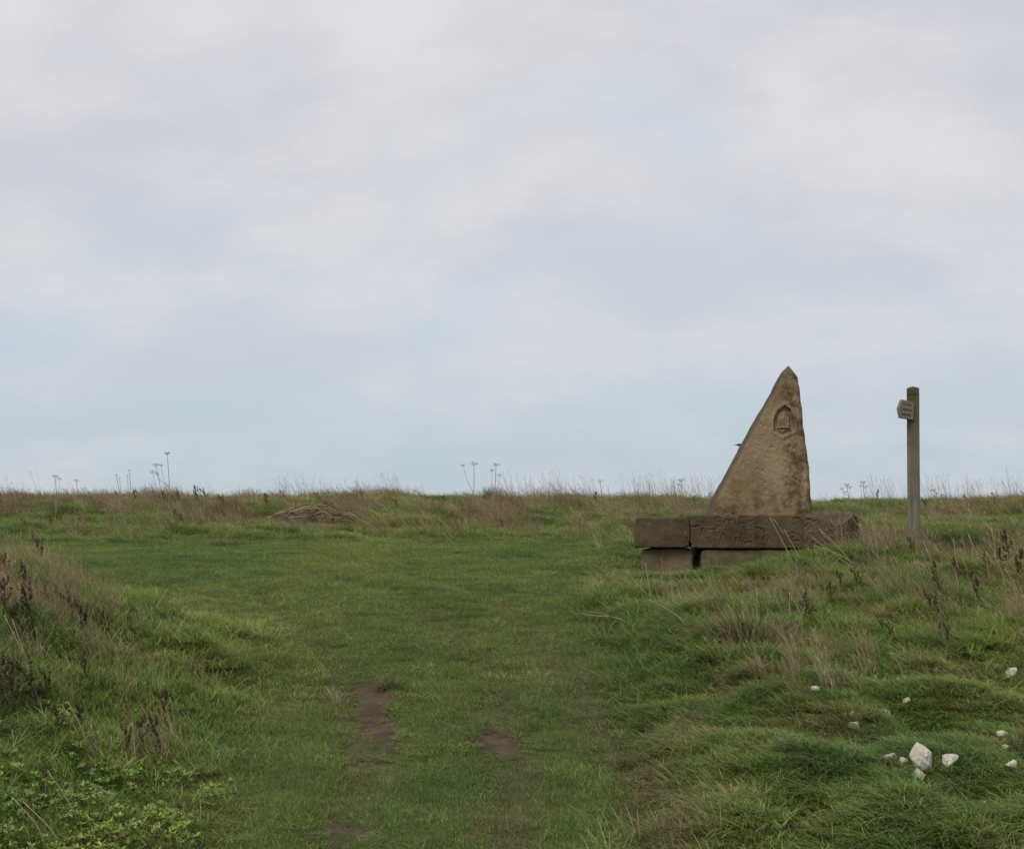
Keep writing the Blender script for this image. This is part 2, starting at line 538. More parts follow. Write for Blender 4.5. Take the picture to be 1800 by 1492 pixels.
def mat_sandstone(name, plinth=False, tone=1.0):
    m = Mat(name); v = m.pos()
    a = m.noise(v, 2.6, 5, 0.6, 0.3); b = m.noise(v, 11, 5, 0.62); c = m.noise(v, 70, 4, 0.65)
    d = m.noise(m.vmath('MULTIPLY', v, (9.0, 9.0, 1.2)), 1.0, 4, 0.6)      # rain streaks running down
    if plinth:
        col = m.mix(m.ramp(a, 0.36, 0.64), (0.086, 0.065, 0.037), (0.132, 0.100, 0.060))
        col = m.mix(m.ramp(d, 0.45, 0.68, 0, 0.75), col, (0.062, 0.048, 0.027))
        lich = m.ramp(m.noise(v, 6, 5, 0.65), 0.56, 0.70, 0, 0.7)
        col = m.mix(lich, col, (0.075, 0.066, 0.026))
        y = m.ramp(m.noise(v, 23, 3, 0.6), 0.67, 0.74, 0, 0.6)
        col = m.mix(y, col, (0.30, 0.19, 0.06))
    else:
        s = m.sepxyz(m.coord())
        col = m.mix(m.ramp(a, 0.36, 0.64), (0.240, 0.167, 0.090), (0.325, 0.235, 0.145))
        col = m.mix(m.ramp(d, 0.46, 0.70, 0, 0.55), col, (0.290, 0.220, 0.145))
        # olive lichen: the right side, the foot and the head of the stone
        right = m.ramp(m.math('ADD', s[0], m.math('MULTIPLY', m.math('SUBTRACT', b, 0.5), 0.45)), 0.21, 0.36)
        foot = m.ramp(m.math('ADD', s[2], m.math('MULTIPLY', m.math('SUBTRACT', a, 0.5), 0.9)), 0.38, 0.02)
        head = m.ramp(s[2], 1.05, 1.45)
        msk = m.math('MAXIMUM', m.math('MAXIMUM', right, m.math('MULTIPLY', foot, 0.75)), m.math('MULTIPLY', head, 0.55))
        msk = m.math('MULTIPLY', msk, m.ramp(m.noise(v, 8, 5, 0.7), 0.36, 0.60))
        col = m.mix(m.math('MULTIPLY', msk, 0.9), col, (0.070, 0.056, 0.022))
        # grey tint on the slanting left edge (edge attribute) and the top
        e = m.n('ShaderNodeAttribute', attribute_name='bl', attribute_type='GEOMETRY')
        ed = m.sepxyz(e.outputs['Vector'])
        col = m.mix(m.math('MULTIPLY', ed[0], m.ramp(b, 0.2, 0.55, 0.55, 0.95)), col, (0.082, 0.074, 0.058))
        pits = m.ramp(m.noise(v, 30, 4, 0.7), 0.62, 0.72, 0, 0.55)
        col = m.mix(pits, col, (0.09, 0.055, 0.026))
    if tone != 1.0: col = m.vmath('SCALE', col, None, tone)
    col = m.mix(m.ramp(c, 0.38, 0.62, 0.0, 0.6), col, m.vmath('SCALE', col, None, 0.66))
    hgt = m.math('ADD', m.math('MULTIPLY', b, 1.6), m.math('ADD', m.math('MULTIPLY', c, 0.5), m.math('MULTIPLY', m.noise(v, 30, 4, 0.7), 0.6)))
    m.bsdf(col, 0.92, hgt, 0.7, 0.012, 0.15)
    return m.m


def mat_wood(name, a, b, moss, axis='z'):
    m = Mat(name); v = m.coord()
    sc_ = {'z': (60.0, 60.0, 2.5), 'x': (3.0, 60.0, 70.0)}[axis]
    g = m.noise(m.vmath('MULTIPLY', v, sc_), 1.0, 5, 0.6)
    q = m.noise(v, 4.5, 4, 0.6); c = m.noise(v, 160, 3, 0.6)
    col = m.mix(m.ramp(g, 0.32, 0.68), a, b)
    s = m.sepxyz(v)
    if moss == 'post':
        k = m.math('ADD', s[2], m.math('MULTIPLY', m.math('SUBTRACT', q, 0.5), 1.1))
        mm = m.math('MULTIPLY', m.ramp(k, 0.80, 1.55), m.ramp(s[0], 0.075, 0.03))
        col = m.mix(m.math('MULTIPLY', mm, 0.9), col, (0.060, 0.056, 0.018))
        col = m.mix(m.ramp(q, 0.5, 0.68, 0, 0.4), col, (0.085, 0.075, 0.04))
    m.bsdf(col, 0.85, m.math('ADD', g, m.math('MULTIPLY', c, 0.3)), 0.5, 0.006, 0.2)
    return m.m


def mat_leaf(name, c1, c2, edge):
    m = Mat(name); v = m.coord()
    f = m.noise(v, 28, 4, 0.6)
    bl = m.n('ShaderNodeAttribute', attribute_name='bl', attribute_type='GEOMETRY'); s = m.sepxyz(bl.outputs['Vector'])
    col = m.mix(m.ramp(f, 0.35, 0.65), c1, c2)
    col = m.mix(m.math('MULTIPLY', m.ramp(s[0], 0.55, 1.0), m.ramp(f, 0.4, 0.6)), col, edge)
    p = m.bsdf(col, 0.5, f, 0.3, 0.004, 0.35)
    t = m.n('ShaderNodeBsdfTranslucent'); m.put(t.inputs[0], col)
    x = m.n('ShaderNodeMixShader'); x.inputs[0].default_value = 0.25
    m.l(p.outputs[0], x.inputs[1]); m.l(t.outputs[0], x.inputs[2]); m.l(x.outputs[0], m.out.inputs[0])
    return m.m


M_ground, M_mud, M_chalk = mat_ground(), mat_mud(), mat_chalk()
M_stone, M_plinth, M_block = mat_sandstone('sandstone'), mat_sandstone('dark_sandstone', True), mat_sandstone('pale_block_sandstone', True, 1.5)
M_post = mat_wood('weathered_post', (0.112, 0.098, 0.074), (0.185, 0.165, 0.130), 'post')
M_board = mat_wood('weathered_board', (0.17, 0.145, 0.125), (0.235, 0.210, 0.185), '', 'x')
M_letter = mat_plain('dark_cut', (0.045, 0.037, 0.032), (0.07, 0.058, 0.05), 60)
M_leaf = mat_leaf('dock_leaf', (0.065, 0.125, 0.026), (0.125, 0.190, 0.042), (0.16, 0.17, 0.04))
M_leafy = mat_leaf('yellow_leaf', (0.17, 0.165, 0.03), (0.13, 0.145, 0.03), (0.30, 0.15, 0.05))
M_crow = mat_plain('crow_feather', (0.007, 0.008, 0.011), (0.014, 0.015, 0.020), 40, 0.5)

# ------------------------------------------------------------------ setting: ground and bare mud
def axis(fine0, fine1, step, lo, hi, grow=1.16):
    a = list(np.arange(fine0, fine1 + 1e-6, step)); s = step; x = a[-1]
    while x < hi: s *= grow; x += s; a.append(x)
    s = step; x = a[0]; b = []
    while x > lo: s *= grow; x -= s; b.append(x)
    return np.array(b[::-1] + a)


def z7(pts): return [(420 + x / 3.0, 1100 + y / 3.0) for x, y in pts]
MUD = [z7([(600, 298), (700, 300), (800, 342), (850, 350), (795, 395), (765, 445), (795, 500), (838, 545), (828, 595), (862, 678), (800, 635), (735, 562), (672, 490), (655, 440), (685, 400), (622, 368)]),
       z7([(1235, 605), (1255, 560), (1320, 545), (1405, 560), (1470, 600), (1455, 660), (1390, 675), (1305, 640)]),
       z7([(440, 1035), (520, 1040), (640, 1065), (730, 1088), (600, 1098), (480, 1078)])]
MUDLAB = ['long narrow patch of bare brown mud in the track', 'small rounded patch of bare mud beside the long one', 'thin sliver of bare earth low on the track']
_w = [[(p.x, p.y) for p in (at(u, v) for u, v in poly)] for poly in MUD]
MUDW.extend(_w)
gx = axis(-7.5, 9.0, 0.09, -900, 900); gy = axis(3.0, 30.0, 0.09, -80, 4500)
XX, YY = np.meshgrid(gx, gy, indexing='ij')
ZZ = H(XX.ravel(), YY.ravel())
i, j = np.meshgrid(np.arange(len(gx) - 1), np.arange(len(gy) - 1), indexing='ij'); i = i.ravel(); j = j.ravel(); nb = len(gy)
ground = obj('ground', mesh_np('ground', np.stack([XX.ravel(), YY.ravel(), ZZ], 1),
             [np.stack([i * nb + j, (i + 1) * nb + j, (i + 1) * nb + j + 1, i * nb + j + 1], 1)], True), M_ground)
tag(ground, 'grassy clifftop ground with a trodden track', 'ground', kind='structure')
for P, lab in zip(MUDW, MUDLAB):
    A_ = np.array(P); lo = A_.min(0) - 0.15; hi = A_.max(0) + 0.15; st = 0.016
    a, b = np.meshgrid(np.arange(lo[0], hi[0], st), np.arange(lo[1], hi[1], st), indexing='ij')
    sh = a.shape; a = a.ravel(); b = b.ravel()
    sd_ = polysd(a, b, P) + 0.05 * (fbm(a * 12, b * 12, 8, 3) - 0.5)
    zz_ = H(a, b) + 0.010 + 0.020 * (fbm(a * 9, b * 9, 71, 3) - 0.45) + 0.010 * (fbm(a * 30, b * 30, 72, 2) - 0.5) - 0.05 * sstep(0.0, 0.09, sd_)
    i, j = np.meshgrid(np.arange(sh[0] - 1), np.arange(sh[1] - 1), indexing='ij'); i = i.ravel(); j = j.ravel()
    f = np.stack([i * sh[1] + j, (i + 1) * sh[1] + j, (i + 1) * sh[1] + j + 1, i * sh[1] + j + 1], 1)
    f = f[(sd_[f] < 0.09).all(1)]
    use = np.unique(f); mp = np.full(len(a), -1); mp[use] = np.arange(len(use))
    o = obj('mud_patch', mesh_np('mud_patch', np.stack([a, b, zz_], 1)[use], [mp[f]], True), M_mud)
    tag(o, lab, 'mud', kind='structure')

# ------------------------------------------------------------------ the monument
SD = 14.8                                            # depth of the slab's front face
SC = F / SD
mon_c = Vector(((1330 - 900) / F * 15.2, 15.25, 0)); mon_c.z = float(H(mon_c.x, mon_c.y))
mon = empty('stone_monument', mon_c)
tag(mon, 'tapering sandstone standing stone on a dark carved slab beside the fingerpost', 'monument')


def mw(o):                                           # parent with world-space mesh kept in place
    o.parent = mon; o.matrix_parent_inverse = Matrix.Translation(-mon_c)
    return o


def px2(u, v, D=SD):
    p = at_depth(u, v, D); return p.x, p.z


# strokes of the worn carved lettering, photograph pixels
def zA(P): return [(1200 + x / 11.25, 895 + y / 11.25) for x, y in P]
def zB(P): return [(1350 + x / 10.0, 895 + y / 10.0) for x, y in P]
STROKES = [zA(p) for p in ([(665, 155), (675, 350)], [(650, 165), (745, 175)], [(670, 250), (730, 245)], [(665, 345), (740, 335)],
    [(735, 180), (795, 350), (865, 200)], [(915, 335), (912, 215), (1000, 210), (1060, 290), (1095, 400)],
    [(1130, 215), (1130, 355)], [(1130, 285), (1295, 280)], [(1292, 225), (1295, 345)], [(1395, 215), (1345, 240), (1395, 305), (1350, 350)],
    [(540, 402), (680, 400)], [(200, 350), (330, 330)], [(1140, 165), (1280, 148)], [(790, 470), (880, 560), (945, 650)], [(800, 500), (740, 650)],
    [(1230, 700), (1260, 655), (1330, 645), (1380, 690)], [(1590, 640), (1600, 545), (1650, 505), (1695, 545), (1700, 640)], [(395, 380), (360, 545)],
    [(1440, 360), (1560, 390), (1620, 470)], [(1450, 480), (1480, 620)], [(490, 560), (560, 690)], [(1060, 560), (1040, 690)], [(1150, 480), (1150, 640), (1190, 640)])]
STROKES += [zB(p) for p in ([(450, 200), (480, 150), (540, 160), (600, 230), (640, 325)], [(690, 180), (765, 185), (795, 240)], [(830, 205), (870, 195), (905, 245)],
    [(1060, 370), (1090, 412), (1145, 410), (1172, 350), (1125, 325), (1090, 352)], [(350, 445), (430, 410), (500, 430), (580, 520), (655, 610)],
    [(722, 420), (702, 570)], [(730, 520), (742, 585), (790, 602), (832, 560), (820, 480), (760, 430)], [(800, 430), (860, 540), (945, 615)],
    [(890, 410), (1000, 550), (1110, 605)], [(1180, 490), (1120, 530), (1190, 560), (1130, 610)], [(700, 260), (640, 330)], [(1010, 240), (1010, 330)], [(440, 560), (560, 560)])]


def strokedist(x, z):
    d = np.full(x.shape, 9.0)
    for s in STROKES:
        Q = [px2(u, v) for u, v in s]
        for (x1, z1), (x2, z2) in zip(Q[:-1], Q[1:]):
            dx, dz = x2 - x1, z2 - z1
            t = np.clip(((x - x1) * dx + (z - z1) * dz) / (dx * dx + dz * dz + 1e-12), 0, 1)
            d = np.minimum(d, np.hypot(x - x1 - t * dx, z - z1 - t * dz))
    return d


def slab(name, u0, u1, vt, vb, y0, depth, res, r, angled=0.0, letters=False, chip=None, seed=1, amp=0.008, skewl=0.0):
    x0, zt = px2(u0, vt, y0); x1, zb = px2(u1, vb, y0)
    hx, hy, hz = (x1 - x0) / 2, depth / 2, (zt - zb) / 2
    V, Fq, V0 = gridbox(hx, hy, hz, res, r)
    cxx, cyy, czz = (x0 + x1) / 2, y0 + hy, (zt + zb) / 2
    W = V + np.array([cxx, cyy, czz])
    nrm = np.zeros_like(V); h = np.array([hx, hy, hz]); q = np.clip(V, -(h - r), h - r); nrm = V - q
    nrm /= np.linalg.norm(nrm, axis=1, keepdims=True) + 1e-9
    W = W + nrm * (amp * 2.2 * (fbm3(W, 5, seed, 4) - 0.5) + amp * 0.8 * (fbm3(W, 24, seed + 9, 3) - 0.5))[:, None] * 2
    front = sstep(-hy + r * 1.5, -hy + r * 0.5, V[:, 1])
    if letters:
        d = strokedist(W[:, 0], W[:, 2])
        keep = 0.45 + 0.55 * sstep(0.35, 0.6, fbm(W[:, 0] * 7, W[:, 2] * 7, 77, 3))
        W[:, 1] += front * 0.009 * sstep(0.009, 0.002, d) * keep
        W[:, 1] -= front * 0.004 * sstep(0.035, 0.018, d) * sstep(0.010, 0.018, d)
    # corners knocked off here and there
    e = fbm3(W, 7, seed + 33, 3)
    edge = (np.abs(V0[:, 0]) > hx - 0.06) & (np.abs(V0[:, 2]) > hz - 0.05)
    W[edge] -= ((V0[edge] / h) * (0.030 * np.clip(e[edge] - 0.42, 0, 1) * 2.5)[:, None]) * np.array([1, 0, 1])
    if angled:                                        # end face cut back at an angle
        k = sstep(0, 1, (V0[:, 0] + hx) / (2 * hx)) * (V0[:, 0] > 0)
        f = np.clip((V0[:, 0] - (hx - angled * 1.3)) / (angled * 1.3), 0, 1)
        W[:, 1] += f * (hy - V0[:, 1]) / (2 * hy) * angled * 1.5
    if skewl: W[:, 0] += (V0[:, 1] + hy) * skewl * np.clip(-V0[:, 0] / hx, 0, 1)
    if chip:
        uc, wpx, dep = chip
        xc, _ = px2(uc, vt, y0); wm = wpx / SC
        tri = np.clip(1 - np.abs(W[:, 0] - xc) / wm, 0, 1)
        fall = np.clip(1 - (V0[:, 1] + hy) / 0.28, 0, 1)
        topw = np.clip((V0[:, 2] + hz) / (2 * hz), 0, 1)
        W[:, 2] -= dep * tri * fall * topw ** 3
    me = mesh_np(name, W, [Fq], True)
    me.materials.append(M_block if name == 'support_block' else M_plinth)
    o = obj(name, me); mw(o); return o


slab('slab', 1214.5, 1518, 905.5, 963.5, SD, 1.05, 0.0085, 0.014, angled=0.13, letters=True, chip=(1470, 34, 0.11), seed=3)
slab('slab', 1115, 1213.5, 909, 962, SD + 0.02, 0.80, 0.012, 0.014, seed=8, skewl=0.28)
slab('support_block', 1127, 1218, 964.5, 1030, SD + 0.10, 0.55, 0.014, 0.02, seed=14, skewl=0.28)
slab('support_block', 1233, 1530, 965.8, 1030, SD + 0.03, 0.9, 0.014, 0.02, seed=17)

# standing stone
LEFT = [(1383.0, 644.6), (1374.9, 653.2), (1366.8, 666.2), (1354.8, 690.4), (1338.7, 718.5), (1320.6, 748.6), (1304.5, 778.8), (1286.4, 813), (1268.3, 847.1), (1250.3, 879.3), (1240.0, 908)]
RIGHT = [(1385.5, 644.6), (1391, 650.2), (1402.0, 663.2), (1406.5, 682.3), (1409, 710.5), (1411, 736.6), (1415, 768.7), (1418, 796.9), (1421.1, 821), (1423.1, 857.2), (1427, 908)]
ST = 15.05
def prof(L_):
    P = np.array([px2(u, v, ST + 0.12) for u, v in L_]); return P[:, 0], P[:, 1]
lx, lz = prof(LEFT); rx, rz = prof(RIGHT)
zb, ztop = lz[-1], lz[0]
nr, na = 230, 360
tz = np.linspace(0, 1, nr)
zz = zb + (ztop - zb) * tz
xl = np.interp(zz, lz[::-1], lx[::-1]); xr = np.interp(zz, rz[::-1], rx[::-1])
xl = xl + 0.006 * (noise(zz * 14, zz * 0, 3) - 0.5); xr = xr + 0.012 * (noise(zz * 11, zz * 0 + 5, 4) - 0.5)
dep = np.interp(tz, [0, 0.5, 0.85, 0.95, 1], [0.46, 0.34, 0.20, 0.13, 0.03])
# cross-section: front edge carries 55 % of the samples
nf = int(na * 0.58)
s_f = np.linspace(0, 1, nf)
V = np.zeros((nr, na, 3)); E = np.zeros((nr, na, 3))
for k in range(nr):
    xL, xR, D = xl[k], xr[k], dep[k]
    wd_ = xR - xL
    ch = min(0.062, wd_ * 0.25); cr = min(0.05, wd_ * 0.2)
    y0 = ST + 0.05 * tz[k] * 1.3
    # corner polygon, seen from above, from back-left round the front to back-right
    ring = np.array([(xL, y0 + D * 0.40), (xL + ch * 0.55, y0 + 0.022), (xL + ch, y0), (xR - cr, y0), (xR - cr * 0.25, y0 + 0.025), (xR, y0 + D * 0.35)])
    seg = np.array([0, 0.055, 0.085, 0.93, 0.955, 1.0])
    V[k, :nf, 0] = np.interp(s_f, seg, ring[:, 0]); V[k, :nf, 1] = np.interp(s_f, seg, ring[:, 1])
    E[k, :nf, 0] = np.clip((0.10 - s_f) / 0.06, 0, 1) * 0.95
    bk = np.array([(xR, y0 + D * 0.35), (xR - 0.05 * wd_, y0 + D * 0.8), (xR - 0.25 * wd_, y0 + D), (xL + 0.25 * wd_, y0 + D), (xL + 0.04 * wd_, y0 + D * 0.8), (xL, y0 + D * 0.40)])
    s_b = np.linspace(0, 1, na - nf + 2)[1:-1]
    V[k, nf:, 0] = np.interp(s_b, np.linspace(0, 1, 6), bk[:, 0]); V[k, nf:, 1] = np.interp(s_b, np.linspace(0, 1, 6), bk[:, 1])
    V[k, :, 2] = zz[k]
E[:, :, 0] = np.maximum(E[:, :, 0], sstep(0.93, 0.97, tz)[:, None] * 0.5)
Vf = V.reshape(-1, 3)
fr = np.zeros((nr, na)); fr[:, :nf] = (sstep(0.06, 0.10, s_f) * sstep(0.95, 0.92, s_f))[None]
fr = fr.ravel()
# carved niche for the acorn emblem (front only), photo pixels -> stone face
NICHE = [(1379, 713), (1389, 720), (1395, 735), (1396, 757), (1386, 761.5), (1375, 768), (1364, 761), (1359.5, 757), (1360, 738), (1366, 722)]
NW = np.array([px2(u, v, ST + 0.06) for u, v in NICHE])
sdn = polysd(Vf[:, 0], Vf[:, 2], [tuple(p) for p in NW])
relief = 0.05 * (fbm3(Vf, 2.6, 5, 3) - 0.5) + 0.007 * (fbm3(Vf, 9, 15, 3) - 0.5) + 0.009 * (fbm3(Vf, 34, 25, 3) - 0.5)
pit = sstep(0.60, 0.72, fbm3(Vf, 22, 44, 3)) * 0.008
Vf[:, 1] += fr * (relief * (1 - 0.6 * sstep(0.05, 0.0, sdn)) + pit * sstep(0.0, 0.03, sdn)) + (1 - fr) * relief * 0.5
Vf[:, 0] += (1 - fr) * relief * 0.25
Vf[:, 1] += fr * 0.036 * sstep(0.004, -0.010, sdn)
Vf[:, 1] -= fr * 0.010 * sstep(0.045, 0.02, sdn) * sstep(-0.002, 0.008, sdn)      # worn raised rim
i, j = np.meshgrid(np.arange(nr - 1), np.arange(na), indexing='ij'); i = i.ravel(); j = j.ravel()
Fq = np.stack([i * na + j, i * na + (j + 1) % na, (i + 1) * na + (j + 1) % na, (i + 1) * na + j], 1)
Vf = np.vstack([Vf, Vf[(nr - 1) * na:].mean(0) + [0, 0, 0.004]])
f3 = np.array([[(nr - 1) * na + b, (nr - 1) * na + (b + 1) % na, nr * na] for b in range(na)])
ctr = np.array([(lx[-1] + rx[-1]) / 2, ST + 0.2, zb])
me = mesh_np('standing_stone', Vf - ctr, [Fq, f3], True)
attr(me, 'bl', np.vstack([E.reshape(-1, 3), [[0.5, 0, 0]]]))
stone = obj('standing_stone', me, M_stone)
stone.parent = mon; stone.location = Vector(ctr) - mon_c
# emblem: a worn raised acorn-like panel in the niche
PAN = [(1378, 722), (1384, 726), (1388, 733), (1388.5, 754), (1381, 759), (1375.5, 761.5), (1370, 759), (1366, 754), (1366, 733), (1371, 726)]
PW2 = np.array([px2(u, v, ST + 0.06) for u, v in PAN])
cpx, cpz = PW2.mean(0)
g = 46
ux = np.linspace(PW2[:, 0].min() - 0.012, PW2[:, 0].max() + 0.012, g); uz = np.linspace(PW2[:, 1].min() - 0.012, PW2[:, 1].max() + 0.012, g + 14)
A, B = np.meshgrid(ux, uz, indexing='ij'); a = A.ravel(); b = B.ravel()
sdp = polysd(a, b, [tuple(p) for p in PW2])
yy = ST + 0.05 * 1.3 * (cpz - zb) / (ztop - zb)
zcup = px2(1377, 752, ST + 0.06)[1]
hgt = 0.031 * sstep(0.006, -0.012, sdp) + 0.010 * np.exp(-((b - zcup) / 0.006) ** 2) * (sdp < 0) - 0.012 * np.exp(-((b - zcup + 0.014) / 0.006) ** 2) * (sdp < 0) + 0.008 * np.exp(-((a - cpx) / 0.01) ** 2) * (sdp < -0.01) * (b > zcup)
vv = np.stack([a, yy + 0.043 - hgt + 0.014 * (fbm(a * 30, b * 30, 7, 3) - 0.5), b], 1)
nb = len(uz); i, j = np.meshgrid(np.arange(g - 1), np.arange(nb - 1), indexing='ij'); i = i.ravel(); j = j.ravel()
me = mesh_np('emblem_panel', vv - ctr, [np.stack([i * nb + j, (i + 1) * nb + j, (i + 1) * nb + j + 1, i * nb + j + 1], 1)], True)
attr(me, 'bl', np.zeros((len(vv), 3)))
emb = obj('emblem_panel', me, M_stone, stone); emb['label'] = 'worn acorn emblem carved in a pointed niche'

# ------------------------------------------------------------------ fingerpost
PD = 14.3
pt = at_depth(1605.5, 678, PD); pb_z = float(H(pt.x, PD))
post_e = empty('fingerpost', (pt.x, PD + 0.06, pb_z)); tag(post_e, 'square weathered wooden fingerpost with a short pointed sign, mossy at its top', 'signpost')
hh = pt.z - pb_z
hw = 0.060
V, Fq, V0 = gridbox(hw, hw, (hh + 0.3) / 2, 0.012, 0.006)
V = V + np.array([0, 0, (hh - 0.3) / 2])
top = sstep(hh - 0.03, hh, V[:, 2])
rad = np.maximum(np.abs(V0[:, 0]), np.abs(V0[:, 1])) / hw
V[:, 2] -= (V[:, 2] > hh - 0.08) * rad * 0.022
V[:, :2] += (0.003 * (fbm(V[:, 2] * 2, V[:, 0] * 30, 3, 3) - 0.5))[:, None]
me = mesh_np('post', V, [Fq], False); post = obj('post', me, M_post, post_e)
post_e.rotation_euler = (0, math.radians(0.4), math.radians(-14))
# sign board let into the post: points to the left and slightly towards the camera
bl_, bh_, bt_ = 0.205, 0.185, 0.036
out2 = [(-bl_, 0.0), (-bl_ + 0.035, bh_ / 2), (0.0, bh_ / 2), (0.0, -bh_ / 2), (-bl_ + 0.035, -bh_ / 2)]
bm = bmesh.new()
vs0 = [bm.verts.new((x, -bt_ / 2, z)) for x, z in out2]; fc = bm.faces.new(vs0)
ex = bmesh.ops.extrude_face_region(bm, geom=[fc]); bmesh.ops.translate(bm, vec=(0, bt_, 0), verts=[v for v in ex['geom'] if isinstance(v, bmesh.types.BMVert)])
bmesh.ops.recalc_face_normals(bm, faces=bm.faces); bmesh.ops.bevel(bm, geom=list(bm.edges), offset=0.003, segments=2, affect='EDGES')
me = bpy.data.meshes.new('sign_board'); bm.to_mesh(me); bm.free()
zc = at_depth(1600, 722.5, PD).z - pb_z
board = obj('sign_board', me, M_board, post_e, (-0.004, -hw + 0.002, zc))
board.rotation_euler = (0, math.radians(6.0), math.radians(42))
g = Geo(); r_ = np.random.RandomState(4)
for row, (zr, words) in enumerate(((0.050, ((-.150, 8),)), (0.0, ((-.148, 4), (-.085, 4))), (-0.050, ((-.150, 4), (-.085, 3))))):
    for x0, n in words:
        for k in range(n):
            x = x0 + k * 0.0152; lh = 0.026 if (row == 2 and x0 > -0.1) else 0.021
            for (a0, b0, a1, b1) in ((0, -1, 0, 1), (0.55, -1, 0.55, 1) if r_.rand() < .6 else (0, 1, .6, 1), (0, r_.uniform(-.2, .8), .55, r_.uniform(-.8, .6))):
                p0 = np.array([x + a0 * 0.013, zr + b0 * lh / 2]); p1 = np.array([x + a1 * 0.013, zr + b1 * lh / 2])
                d = p1 - p0; d /= np.linalg.norm(d) + 1e-9; nn = np.array([-d[1], d[0]]) * 0.0018
                q = [p0 - nn, p1 - nn, p1 + nn, p0 + nn]
                yv = -bt_ / 2 - 0.0012 - 0.00004 * g.n / 4
                g.add([(c[0], yv, c[1]) for c in q], None, [[0, 1, 2, 3]])
q = [(-.182, 0), (-.168, .042), (-.163, .040), (-.175, 0), (-.163, -.040), (-.168, -.042)]
g.add([(c[0], -bt_ / 2 - 0.0011, c[1]) for c in q], None, [[0, 3, 2, 1], [0, 5, 4, 3]])
let = obj('lettering', g.mesh('lettering', M_letter), None, board); let['label'] = 'three worn rows of cut lettering and a chevron'

# ------------------------------------------------------------------ crow flying out from behind the stone
CD = 27.0
hp = at_depth(1290.5, 782.2, CD)
crow = empty('crow', hp); tag(crow, 'black crow in flight, only head and beak showing past the slanting stone', 'bird')
g = Geo()
prof_c = [(0.0, 0.0015, 0.0), (0.02, 0.006, 0.001), (0.045, 0.010, 0.003), (0.056, 0.018, 0.004), (0.075, 0.024, 0.005), (0.10, 0.025, 0.004), (0.13, 0.032, 0.0), (0.18, 0.05, -0.008), (0.24, 0.055, -0.012), (0.30, 0.04, -0.008), (0.36, 0.02, 0.0)]
S_ = 14; V = []
for (x, r0, dz) in prof_c:
    for k in range(S_):
        t = 2 * math.pi * k / S_; V.append((x, math.cos(t) * r0, math.sin(t) * r0 * 0.92 + dz))
f4 = [[a * S_ + k, a * S_ + (k + 1) % S_, (a + 1) * S_ + (k + 1) % S_, (a + 1) * S_ + k] for a in range(len(prof_c) - 1) for k in range(S_)]
g.add(V, None, f4); obj('body', g.mesh('body', M_crow, True), None, crow)
for s in (-1, 1):
    g = Geo()
    xs = [(0.19, 0.32, 0.03, 0.02), (0.18, 0.33, 0.14, 0.04), (0.20, 0.35, 0.28, 0.05), (0.25, 0.38, 0.40, 0.04), (0.34, 0.41, 0.47, 0.03)]
    V = []
    for (xa, xb, y, z) in xs: V += [(xa, s * y, z), ((xa + xb) / 2, s * y, z + 0.012), (xb, s * y, z - 0.004)]
    for (xa, xb, y, z) in xs: V += [(xa, s * y, z - 0.003), ((xa + xb) / 2, s * y, z + 0.004), (xb, s * y, z - 0.006)]
    f4 = [[k * 3 + c, k * 3 + c + 1, (k + 1) * 3 + c + 1, (k + 1) * 3 + c] for k in range(4) for c in range(2)]
    f4 += [[15 + a for a in f[::-1]] for f in f4]
    g.add(V, None, f4); obj('wing', g.mesh('wing', M_crow, True), None, crow)
g = Geo(); V = [(0.33, -0.018, 0.004), (0.33, 0.018, 0.004), (0.47, 0.045, 0.004), (0.485, 0, 0.006), (0.47, -0.045, 0.004)]
V = V + [(x, y, z - 0.004) for x, y, z in V]
g.add(V, [[0, 3, 4], [1, 2, 3], [0, 1, 3], [5, 9, 8], [6, 8, 7], [5, 8, 6]]); obj('tail', g.mesh('tail', M_crow), None, crow)

# ------------------------------------------------------------------ chalk stones
def rock(seed, w_, d_, h_):
    r = np.random.RandomState(seed)
    bm = bmesh.new()
    P = r.normal(size=(17, 3)); P /= np.linalg.norm(P, axis=1, keepdims=True); P *= r.uniform(.72, 1.15, (17, 1))
    for p in P: bm.verts.new(p)
    h = bmesh.ops.convex_hull(bm, input=list(bm.verts))
    bmesh.ops.delete(bm, geom=[v for v in bm.verts if not v.link_faces], context='VERTS')
    bmesh.ops.bevel(bm, geom=list(bm.edges), offset=0.035, segments=1, affect='EDGES', profile=0.5)
    bmesh.ops.triangulate(bm, faces=bm.faces)
    bmesh.ops.subdivide_edges(bm, edges=[e for e in bm.edges if e.calc_length() > .25], cuts=3, use_grid_fill=True)
    bmesh.ops.triangulate(bm, faces=bm.faces)
    bm.verts.index_update()
    V = np.array([v.co[:] for v in bm.verts]); Fc = np.array([[v.index for v in f.verts] for f in bm.faces]); bm.free()
    V += V * (0.34 * (fbm3(V + seed, 2.2, seed, 3) - 0.5) + 0.30 * (fbm3(V + seed, 7, seed + 3, 3) - 0.5))[:, None]
    V *= np.array([w_, d_, h_]) / 2 / np.abs(V).max(0)
    me = mesh_np('chalk_stone', V, [Fc], True); me.materials.append(M_chalk)
    me.set_sharp_from_angle(angle=math.radians(24))
    return me


